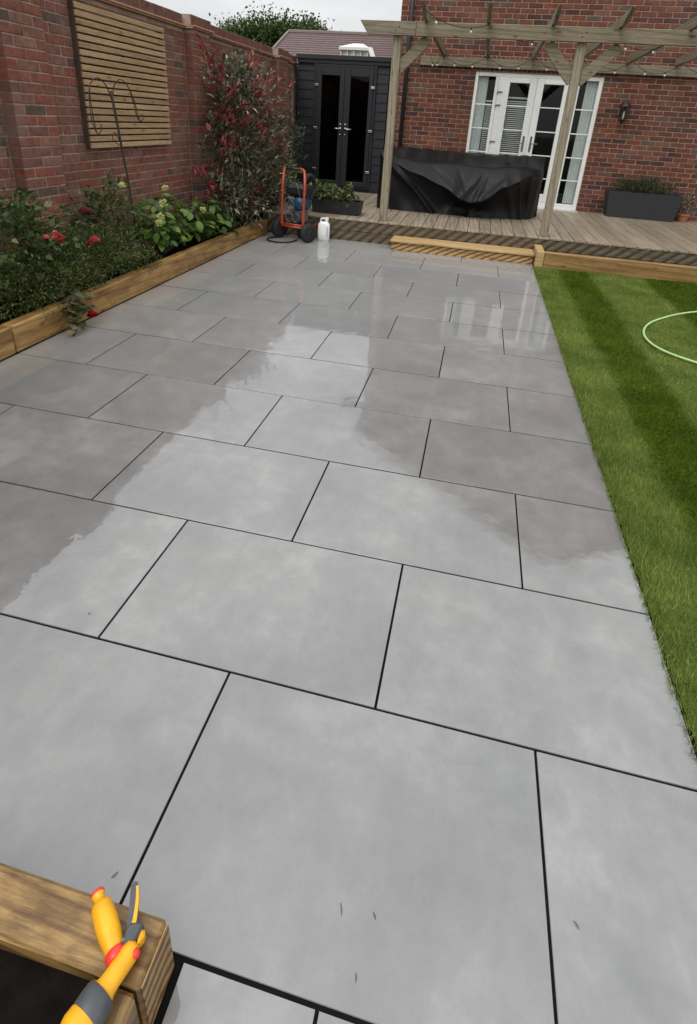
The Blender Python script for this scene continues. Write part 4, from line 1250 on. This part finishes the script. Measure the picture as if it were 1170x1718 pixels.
# rose shoot that hangs over the sleeper
t = thing('hanging_rose', (-2.0, 2.4, .12), 'rose shoot with one crimson bloom hanging over the timber edging onto the slabs', 'rose')
mesB = []
for k in range(4):
    vs, fs = leaf_piece(.050 + .007 * k, .034 + .004 * k)
    me = bpy.data.meshes.new('leaf'); me.from_pydata([(x * 1.25, y * 1.25, z * 1.25) for x, y, z in vs], [], fs); me.materials.append(M['lf_rose_bronze']); me.shade_smooth(); mesB.append(me)
cane(t, [(-2.0, 2.5, .12), (-1.9, 2.42, .28), (-1.80, 2.38, .22), (-1.76, 2.34, .10)], 60, mesL, .085)
cane(t, [(-1.9, 2.42, .28), (-1.79, 2.32, .22), (-1.74, 2.20, .04)], 60, mesB, .065, .003)
cane(t, [(-1.9, 2.44, .28), (-1.78, 2.45, .22), (-1.75, 2.45, .10)], 14, mesB, .04, .003)
Vv, Ff = bloom((-1.735, 2.45, .065), .048, 32); bulk('bloom', Vv, Ff, M['red_rose'], t)

# scrolled plant support
t = thing('plant_support', (-2.15, 3.82, .11), 'rusty iron plant support with scrolled arms in front of the slatted panel', 'plant support')
MB().tube([(-2.15, 3.82, .10), (-2.15, 3.73, .9), (-2.15, 3.63, 1.5), (-2.15, 3.605, 1.64)], [.008, .009, .011, .011], 8).obj('pole', M['iron'], t, None, True)
def arc(y0, z0, pts): return [(-2.15, y0 + a, z0 + b_) for a, b_ in pts]
def smooth(pts, k=6):
    pts = [Vector(p) for p in pts]; o = []
    for i in range(len(pts) - 1):
        p0, p1, p2, p3 = pts[max(i - 1, 0)], pts[i], pts[i + 1], pts[min(i + 2, len(pts) - 1)]
        for j in range(k):
            s = j / k
            o.append(.5 * ((2 * p1) + (p2 - p0) * s + (2 * p0 - 5 * p1 + 4 * p2 - p3) * s * s + (3 * p1 - p0 - 3 * p2 + p3) * s ** 3))
    o.append(pts[-1]); return o
for w in (0, .022):
    MB().tube(smooth(arc(3.60, 1.58, [(0, 0), (-.06, .10), (-.17, .145), (-.27, .08), (-.30 + w, -.06), (-.285 + w, -.20), (-.24, -.27), (-.19, -.25), (-.18, -.20)])), .0045, 6).obj('scroll', M['iron'], t)
    MB().tube(smooth(arc(3.62, 1.58, [(0, 0), (.04, .10), (.14, .155), (.25, .10), (.33 - w, -.02), (.37 - w, -.14), (.41, -.17), (.45, -.14)])), .0045, 6).obj('scroll', M['iron'], t)
MB().tube(smooth([(-2.15, 3.66, 1.25), (-2.14, 3.58, 1.32), (-2.14, 3.55, 1.26), (-2.15, 3.68, 1.2)]), .004, 6).obj('scroll', M['iron'], t)

# ================================================================== OBJECTS
# ---- covered furniture on the deck
def cover():
    t = thing('furniture_cover', (.7, 8.1, DT), 'garden furniture under a draped black waterproof cover on the deck', 'furniture cover')
    x0, x1, yb = -.55, 1.92, 8.75
    nu, nv = 150, 56
    VP = [(0, .03), (.10, .09), (.35, .34), (.52, .62), (.58, .70), (.64, .64), (.74, .42), (.90, .16), (1, .10)]
    def vline(u):
        for (a, va), (b_, vb) in zip(VP[:-1], VP[1:]):
            if a <= u <= b_: return va + (vb - va) * (u - a) / (b_ - a)
        return .1
    def front(u, v):
        """u 0..1 along the front, v 0 top .. 1 floor; the sheet sags out to a V shaped edge and tucks in below it"""
        x = x0 + (x1 - x0) * u
        zf = 1.045 - .03 * math.sin(u * 3.1) + .012 * math.sin(u * 17) + (.09 * (1 - u / .12) if u < .12 else 0)
        z = zf * (1 - v) + (DT + .003) * v
        vl = max(.02, vline(u) + .012 * math.sin(u * 40))
        yt = 7.93 + .34 * max(0, (u - .82) / .18) ** 2
        yv = yt - .36 * min(1, vl / .55) ** .8
        yb = 7.84 + .46 * max(0, (u - .66) / .34) ** 1.7
        if v < vl:
            y = yt - (yt - yv) * (v / vl) ** .85
        else:
            q = (v - vl) / (1 - vl); y = yv + (yb - yv) * q ** .45 + .10 * math.sin(q * 3.1416) * min(1, vl * 2)
        h = min(1, v * 2.2)
        y += (.016 * math.sin(u * 19 + v * 6) + .008 * math.sin(u * 43 - v * 9)) * h
        d = v - (.06 + 1.1 * u + 4.2 * u * u)      # long fold from the left corner down to the floor
        if u < .45: y -= .060 * math.exp(-(d / .075) ** 2)
        for (uc, sl, w, amp) in ((.62, -.10, .016, .040), (.545, -.22, .022, .030), (.70, -.24, .020, .034), (.80, .10, .016, .030), (.87, .06, .014, .050), (.925, .02, .013, .055), (.97, -.02, .012, .040)):
            dd = u - uc - sl * (v - .5); y -= amp * math.exp(-(dd / w) ** 2) * h
        # short creases that radiate from the point of the V
        for sl in (-.9, -.35, .25, .8):
            dd = (u - .58) - sl * (.68 - v) * .45
            if v < .68: y += .018 * math.exp(-(dd / .012) ** 2) * min(1, (.68 - v) * 4) * min(1, v * 3)
        if u < .03: y += .12 * (1 - u / .03) ** 2
        if u > .93: y += .20 * ((u - .93) / .07) ** 2; z -= .05 * ((u - .93) / .07) ** 2 * (1 - v)
        return (x, y, z)
    Vv = []; 
    for j in range(nv):
        for i in range(nu): Vv.append(front(i / (nu - 1), j / (nv - 1)))
    Ff = [(j * nu + i, (j + 1) * nu + i, (j + 1) * nu + i + 1, j * nu + i + 1) for j in range(nv - 1) for i in range(nu - 1)]
    # top
    top = []; nt_ = 14
    for k in range(1, nt_ + 1):
        for i in range(nu):
            x, y, z = Vv[i]; q = k / nt_
            top.append((x, y + (yb - y) * q, z + (1.165 - z) * min(1, q * 1.5) ** 1.3 + .02 * math.sin(q * 3.1) * math.sin(i / nu * 9) + .015 * math.sin(i * .35) * math.sin(q * 3.1)))
    o = len(Vv); Vv += top
    for k in range(nt_):
        for i in range(nu - 1):
            a = (i if k == 0 else o + (k - 1) * nu + i); b_ = a + 1 if k == 0 else o + (k - 1) * nu + i + 1
            Ff.append((a, b_, o + k * nu + i + 1, o + k * nu + i))
    # sides and back: fans down to the floor
    def side(idx):
        nonlocal Vv, Ff
        rows = [idx]
        for v in (.25, .5, .75, 1):
            o_ = len(Vv)
            for n_, q in enumerate(idx):
                x, y, z = Vv[q]; sgn = -1 if x < .7 else 1
                Vv.append((x + sgn * .015 * math.sin(n_ * 1.2) * v, y, z * (1 - v) + (DT + .003) * v))
            rows.append(list(range(o_, o_ + len(idx))))
        for r0, r1 in zip(rows[:-1], rows[1:]):
            for a in range(len(idx) - 1): Ff.append((r0[a], r0[a + 1], r1[a + 1], r1[a]))
    side([0] + [o + k * nu for k in range(nt_)])
    side([nu - 1] + [o + k * nu + nu - 1 for k in range(nt_)])
    side([o + (nt_ - 1) * nu + i for i in range(nu)])
    mb = MB(); mb.v = Vv; mb.f = Ff
    mb.obj('cover_sheet', M['cover'], t, None, True)
    MB().lathe([(.05, 0), (.05, .012), (.018, .016), (.014, .05), (.05, .056), (.052, .066)], (1.36, 8.0, 1.035), (0, 0, 1), 12).obj('vent_cap', M['black_plastic'], t)
cover()

# ---- black trough planter by the shed
t = thing('trough_planter', (-.95, 7.0, DT), 'low black trough planter with straggly strawberry plants on the deck edge', 'planter')
def trough(x0, x1, y0, y1, z0, z1, tp, wall, mat, t):
    a = [(x0 + tp, y0 + tp), (x1 - tp, y0 + tp), (x1 - tp, y1 - tp), (x0 + tp, y1 - tp)]
    b_ = [(x0, y0), (x1, y0), (x1, y1), (x0, y1)]
    c = [(x0 + wall, y0 + wall), (x1 - wall, y0 + wall), (x1 - wall, y1 - wall), (x0 + wall, y1 - wall)]
    vs = [(*p, z0) for p in a] + [(*p, z1) for p in b_] + [(*p, z1) for p in c] + [(*p, z1 - .05) for p in c]
    fs = [(3, 2, 1, 0)]
    for k in (0, 4, 8):
        for i in range(4):
            j = (i + 1) % 4; fs.append((k + i, k + j, k + 4 + j, k + 4 + i))
    MB().add(vs, fs).obj('trough', mat, t)
    MB().box(x0 + wall + .001, x1 - wall - .001, y0 + wall + .001, y1 - wall - .001, z1 - .06, z1 - .03).obj('compost', M['soil'], t)
trough(-1.31, -.60, 6.86, 7.12, DT + .002, .485, .02, .015, M['black_plastic'], t)
A = cloud((-.97, 6.97, .53), (.33, .12, .09), 420, 40, .03, .06, .045, .5, .6, .3)
B = cloud((-1.12, 6.93, .60), (.16, .1, .07), 160, 14, .03, .065, .05, .5, .6, .3)
C = cloud((-.78, 6.95, .60), (.05, .06, .12), 70, 10, .02, .06, .045, .5, .6, .3)
D = cloud((-1.35, 6.98, .55), (.16, .12, .10), 160, 14, .03, .065, .05, .5, .6, .3)
bulk('foliage', *join(A[:2], B[:2], C[:2], D[:2]), M['lf_straw'], t)
stems_part(t, (-.97, 6.97, .46), np.concatenate([A[2], C[2]]), 24, .003)

# ---- slate planter right of the doors
t = thing('rectangular_planter', (3.68, 9.45, DT), 'large slate grey tapered planter with dull green lavender by the house wall', 'planter')
trough(3.10, 4.24, 9.32, 9.68, DT + .002, .715, .05, .03, M['planter'], t)
A = cloud((3.66, 9.5, .78), (.52, .16, .13), 2600, 120, .035, .055, .010, 1.2, .5, .3, .68)
bulk('foliage', A[0], A[1], M['lf_box'], t)
stems_part(t, (3.66, 9.5, .68), A[2], 30, .003)
t = thing('terracotta_pot', (4.38, 9.55, DT), 'small terracotta pot with a dry plant beside the slate planter', 'plant pot')
MB().lathe([(.065, 0), (.085, .10), (.095, .105), (.095, .13), (.08, .13), (.075, .10)], (4.38, 9.55, DT + .001), n=18).obj('pot', M['pot'], t, None, False)
A = cloud((4.38, 9.55, .58), (.14, .10, .18), 260, 30, .03, .05, .02, .6, .5, .3)
bulk('foliage', A[0], A[1], M['lf_pho'], t)

# ---- pressure washer on an orange trolley
pw = thing('pressure_washer', (-1.36, 6.22, 0), 'pressure washer on an orange tubular trolley with black wheels beside the bed', 'pressure washer')
pa = R(-14)
def P(u, w, z):
    """trolley frame: u right, w back"""
    return (-1.37 + u * math.cos(pa) - w * math.sin(pa), 6.20 + u * math.sin(pa) + w * math.cos(pa), z)
MB().tube(smooth([P(-.165, .0, .185), P(-.165, .0, .45), P(-.165, .01, .68), P(-.18, .05, .80), P(-.215, .12, .88), P(-.235, .17, .90)], 5), .018, 10).obj('frame_tube', M['orange'], pw, None, True)
MB().tube(smooth([P(.165, .0, .185), P(.165, .0, .45), P(.168, .01, .66), P(.145, .05, .79), P(.09, .12, .885), P(.01, .17, .905)], 5), .018, 10).obj('frame_tube', M['orange'], pw, None, True)
MB().tube([P(-.235, .17, .90), P(.01, .17, .905)], .014, 10).obj('handle_grip', M['black_plastic'], pw, None, True)
MB().tube([P(-.165, .0, .185), P(.165, .0, .185)], .017, 10).tube([P(-.165, 0, .185), P(-.165, .38, .185)], .016, 8).tube([P(.165, 0, .185), P(.165, .38, .185)], .016, 8).tube([P(-.165, .0, .215), P(.165, .0, .215)], .012, 8).obj('base_frame', M['orange'], pw, None, True)
def rotbox(u0, u1, w0, w1, z0, z1, b=.01):
    m = Matrix.Translation(P(0, 0, 0)) @ Matrix.Rotation(pa, 4, 'Z')
    return MB().box(u0, u1, w0, w1, z0, z1, b, m)
rotbox(-.14, .14, .03, .36, .195, .215).obj('base_plate', M['black_plastic'], pw)
MB().lathe([(.03, -.02), (.085, 0), (.092, .03), (.092, .19), (.08, .22), (.03, .225)], P(.045, .06, .475), (math.sin(-pa) , math.cos(pa), 0), 18).obj('motor', M['blue'], pw, None, True)
rotbox(-.125, -.02, .06, .26, .44, .56, .02).obj('control_box', M['silver'], pw)
rotbox(-.15, .15, .06, .30, .575, .71, .035).obj('water_tank', M['black_plastic'], pw)
rotbox(-.10, .12, .06, .22, .24, .40, .02).obj('pump', M['silver'], pw)
for u, z in ((-.07, .30), (.035, .30), (-.07, .40)):
    pts = [P(u + .05 * math.cos(a), .03, z + .058 * math.sin(a)) for a in np.linspace(0, 6.28, 16)[:-1]]
    MB().tube(pts, .008, 6, True).obj('pump_ring', M['silver'], pw, None, True)
MB().tube(smooth([P(-.10, .04, .40), P(-.13, .0, .50), P(-.06, -.01, .56), P(.0, .02, .47), P(.0, .04, .38)]), .009, 8).obj('pressure_pipe', M['silver'], pw, None, True)
MB().tube(smooth([P(-.03, .06, .70), P(.03, .02, .74), P(.07, .02, .66), P(.08, .04, .58)]), .007, 8).obj('cable', M['silver'], pw, None, True)
# hose reel hump behind the right handle
rp_ = [P(.10 + .0 * k, .24 + .15 * math.cos(a), .68 + .15 * math.sin(a)) for k, a in enumerate(np.linspace(-1.5, 2.6, 14))]
MB().tube(rp_, .028, 8).obj('hose_bundle', M['rubber'], pw, None, True)
ax = (math.cos(pa - .35), math.sin(pa - .35), 0)
for u, w in ((-.235, .05), (.235, .02)):
    c = P(u, w, .128)
    wl = MB().lathe([(.055, -.035), (.105, -.040), (.122, -.026), (.126, 0), (.122, .026), (.105, .040), (.055, .035)], c, ax, 22).obj('wheel', M['rubber'], pw, None, True)
    MB().lathe([(.050, -.030), (.054, -.041), (.02, -.046), (.018, .046), (.054, .041), (.050, .030)], c, ax, 16).obj('rim', M['black_plastic'], wl)
rotbox(-.04, .04, .20, .25, .0, .19, .008).obj('support_foot', M['black_plastic'], pw)
hz = [P(-.12, .1, .06), P(-.24, .02, .02), P(-.29, -.12, .014), P(-.22, -.25, .013), P(-.05, -.27, .013), P(.06, -.15, .013), P(.05, .05, .013)]
tag(MB().tube(smooth(hz, 8), .011, 8).obj('black_hose', M['rubber'], None, P(-.1, -.1, 0), True), 'black hose curling on the slabs in front of the orange trolley', 'hose')
tag(MB().tube([P(-.42, -.07, .014), P(-.33, .05, .075), P(-.24, .16, .16)], [.006, .008, .012], 8).obj('spray_lance', M['silver'], None, P(-.33, 0, 0), True), 'thin metal spray lance leaning by the left trolley wheel', 'lance')

# ---- white chemical bottle
t = thing('white_bottle', (-1.0, 6.45, 0), 'white plastic jerry bottle standing on the wet slabs beside the trolley', 'bottle')
def jug(cx, cy, rot):
    secs = [(0.0, .074, .050), (.006, .080, .056), (.10, .081, .057), (.205, .080, .056), (.225, .072, .050), (.243, .055, .042), (.25, .045, .036)]
    n = 20; vs = []; fs = []
    for z, a, b_ in secs:
        for j in range(n):
            q = 2 * math.pi * j / n; c_, s_ = math.cos(q), math.sin(q)
            e = .5
            x = a * math.copysign(abs(c_) ** e, c_); y = b_ * math.copysign(abs(s_) ** e, s_)
            vs.append((cx + x * math.cos(rot) - y * math.sin(rot), cy + x * math.sin(rot) + y * math.cos(rot), z + .001))
    for i in range(len(secs) - 1):
        for j in range(n): fs.append((i * n + j, i * n + (j + 1) % n, (i + 1) * n + (j + 1) % n, (i + 1) * n + j))
    fs.append(tuple(reversed(range(n)))); fs.append(tuple((len(secs) - 1) * n + j for j in range(n)))
    return MB().add(vs, fs)
jug(-1.0, 6.45, .12).obj('body', M['bottle'], t, None, True)
MB().tube(smooth([(-1.045, 6.447, .235), (-1.04, 6.447, .285), (-.995, 6.452, .292), (-.975, 6.455, .262)]), .011, 8).obj('handle', M['bottle'], t, None, True)
MB().lathe([(.022, .246), (.022, .262), (.027, .264), (.027, .30), (.024, .306)], (-.966, 6.455, 0), n=16).obj('cap', M['bottle'], t)
lb = MB()
for k in range(7):
    z = .06 + .020 * k
    m = Matrix.Translation((-1.0, 6.45, 0)) @ Matrix.Rotation(.12, 4, 'Z')
    lb.box(.045, .045 + (.018 if k % 2 else .012), -.0585, -.0572, z, z + .010, 0, m)
lb.obj('print', M['ink'], t)

# ---- pale green hose on the lawn
hp = [(4.6, 5.0, .03), (3.9, 5.0, .03), (3.24, 4.79, .03), (2.74, 4.32, .03), (2.53, 3.90, .03), (2.545, 3.53, .03), (2.78, 3.27, .03), (3.25, 3.02, .03), (3.9, 2.95, .03), (4.6, 3.3, .03)]
tag(MB().tube(smooth(hp, 8), .0095, 8).obj('garden_hose', M['hose_green'], None, (3.0, 3.9, .02), True), 'pale green garden hose looped on the striped lawn', 'hose')

# ---- yellow hose gun on the near sleeper
gun = thing('hose_gun', (.53, -.69, .177), 'yellow and grey garden hose spray gun with red collar lying on the timber sleeper', 'hose gun')
Z0 = .1975
A0, A1 = Vector((.4655, -.630, Z0)), Vector((.548, -.697, Z0))
ax = (A1 - A0).normalized(); ln_ = (A1 - A0).length
MB().lathe([(.011, 0), (.012, .004), (.0095, .007), (.0095, .016), (.0165, .019), (.0185, .026), (.0200, .050), (.0195, .072), (.0168, .092), (.0150, .104)], A0, ax, 20).obj('grip', M['gun_yellow'], gun, None, True)
MB().lathe([(.0085, -.003), (.0112, -.0035), (.0125, -.001), (.0125, .0012), (.0118, .002)], A0, ax, 16).obj('connector', M['gun_red'], gun, None, True)
MB().lathe([(.0155, .098), (.0182, .1005), (.0182, .1115), (.0160, .115)], A0, ax, 20).obj('collar', M['gun_red'], gun, None, True)
B0, B1 = Vector((.570, -.688, Z0 + .004)), Vector((.5385, -.800, Z0 + .006))
bx = (B1 - B0).normalized()
MB().lathe([(.008, -.012), (.015, -.006), (.0165, .004), (.0165, .040), (.0175, .050), (.0215, .060), (.024, .066)], B0, bx, 20).tube([A0 + ax * .108, A0 + ax * .122, B0 + bx * .012], [.014, .0145, .0145], 14).obj('barrel', M['gun_yellow'], gun, None, True)
MB().lathe([(.0235, .058), (.0265, .060), (.0285, .072), (.0285, .090), (.027, .093)], B0, bx, 20).obj('grey_collar', M['gun_grey'], gun, None, True)
MB().lathe([(.0255, .088), (.0285, .094), (.0295, .108), (.0275, .116), (.023, .117), (.021, .106)], B0, bx, 20).obj('nozzle_head', M['gun_yellow'], gun, None, True)
MB().prism([(.548, -.662), (.551, -.656), (.560, -.652), (.573, -.651), (.5745, -.660), (.5725, -.678), (.569, -.690), (.556, -.690), (.550, -.680)], .188, .2125, .0045).obj('trigger_housing', M['gun_grey'], gun)
def ribbon(pts, w, z0, z1):
    pts = [Vector((p[0], p[1], 0)) for p in pts]; l, r_ = [], []
    for i, p in enumerate(pts):
        d = (pts[min(i + 1, len(pts) - 1)] - pts[max(i - 1, 0)]).normalized(); n = Vector((-d.y, d.x, 0))
        l.append(p + n * w[i] / 2); r_.append(p - n * w[i] / 2)
    poly = [(p.x, p.y) for p in r_] + [(p.x, p.y) for p in reversed(l)]
    mb = MB(); k = len(pts); n = len(poly)
    vs = [(*p, z0) for p in poly] + [(*p, z1) for p in poly]; fs = []
    for i in range(k - 1):
        a, b_, c, d = i, i + 1, n - 2 - i, n - 1 - i
        fs += [(n + a, n + b_, n + c, n + d), (d, c, b_, a)]
    for i in range(n): fs.append((i, (i + 1) % n, n + (i + 1) % n, n + i))
    return mb.add(vs, fs)
tp = smooth([(.556, -.660), (.5475, -.642), (.5365, -.622), (.5275, -.606), (.5255, -.6005)], 4)
ribbon(tp, [.019 - .009 * i / (len(tp) - 1) for i in range(len(tp))], .190, .209).obj('trigger', M['gun_grey'], gun)
tp = smooth([(.5570, -.655), (.5530, -.643), (.5435, -.622), (.5335, -.606)], 4)
ribbon(tp, [.0075 - .0035 * i / (len(tp) - 1) for i in range(len(tp))], .193, .2110).obj('trigger_inlay', M['gun_yellow'], gun)
MB().prism([(.5742, -.6585), (.5790, -.6575), (.5825, -.6610), (.5832, -.6680), (.5805, -.6755), (.5755, -.6790), (.5738, -.6690)], .190, .2095, .004).obj('lock_button', M['gun_yellow'], gun)
MB().lathe([(.007, 0), (.0075, .004), (.005, .007)], (.5805, -.690, Z0 + .010), (.75, .1, .6), 14).obj('side_button', M['gun_red'], gun, None, True)

LITTER = (
    (.905, -.462, .022, 1.9, 'curled dry leaf fragment on the near slab, left one of a pair'),
    (.977, -.455, .014, -1.0, 'short straight leaf fragment on the near slab, right one of a pair'),
    (1.402, -.364, .015, -.9, 'dry leaf fragment on the slab right of the long near joint'),
    (.407, -.526, .016, 1.0, 'dark leaf fragment on the slab above the hose gun'),
    (.958, -.557, .014, 1.7, 'leaf fragment on the near slab, lowest in the picture'),
    (-.084, .076, .010, .4, 'tiny dark speck of leaf on the slab at the left picture edge'))
# moulded details of the gun
for (x, y) in ((.566, -.684), (.553, -.681)):
    MB().lathe([(.0026, 0), (.0026, .0012), (.0012, .0013)], (x, y, .2138), (0, 0, 1), 8).obj('screw', M['silver'], gun)

# ---- leaf litter on the slabs
for x, y, l, a, lab in LITTER:
    mb = MB()
    pts = smooth([(x - l / 2 * math.cos(a), y - l / 2 * math.sin(a), .0015), (x + l * .08, y - l * .05, .004), (x + l / 2 * math.cos(a), y + l / 2 * math.sin(a), .002)], 4)
    mb.tube(pts, [.0004 + .0007 * math.sin(3.14 * i / (len(pts) - 1)) for i in range(len(pts))], 5)
    tag(mb.obj('leaf_fragment', M['litter'], None, (x, y, 0)), lab, 'leaf', 'leaf fragments scattered on the slabs')
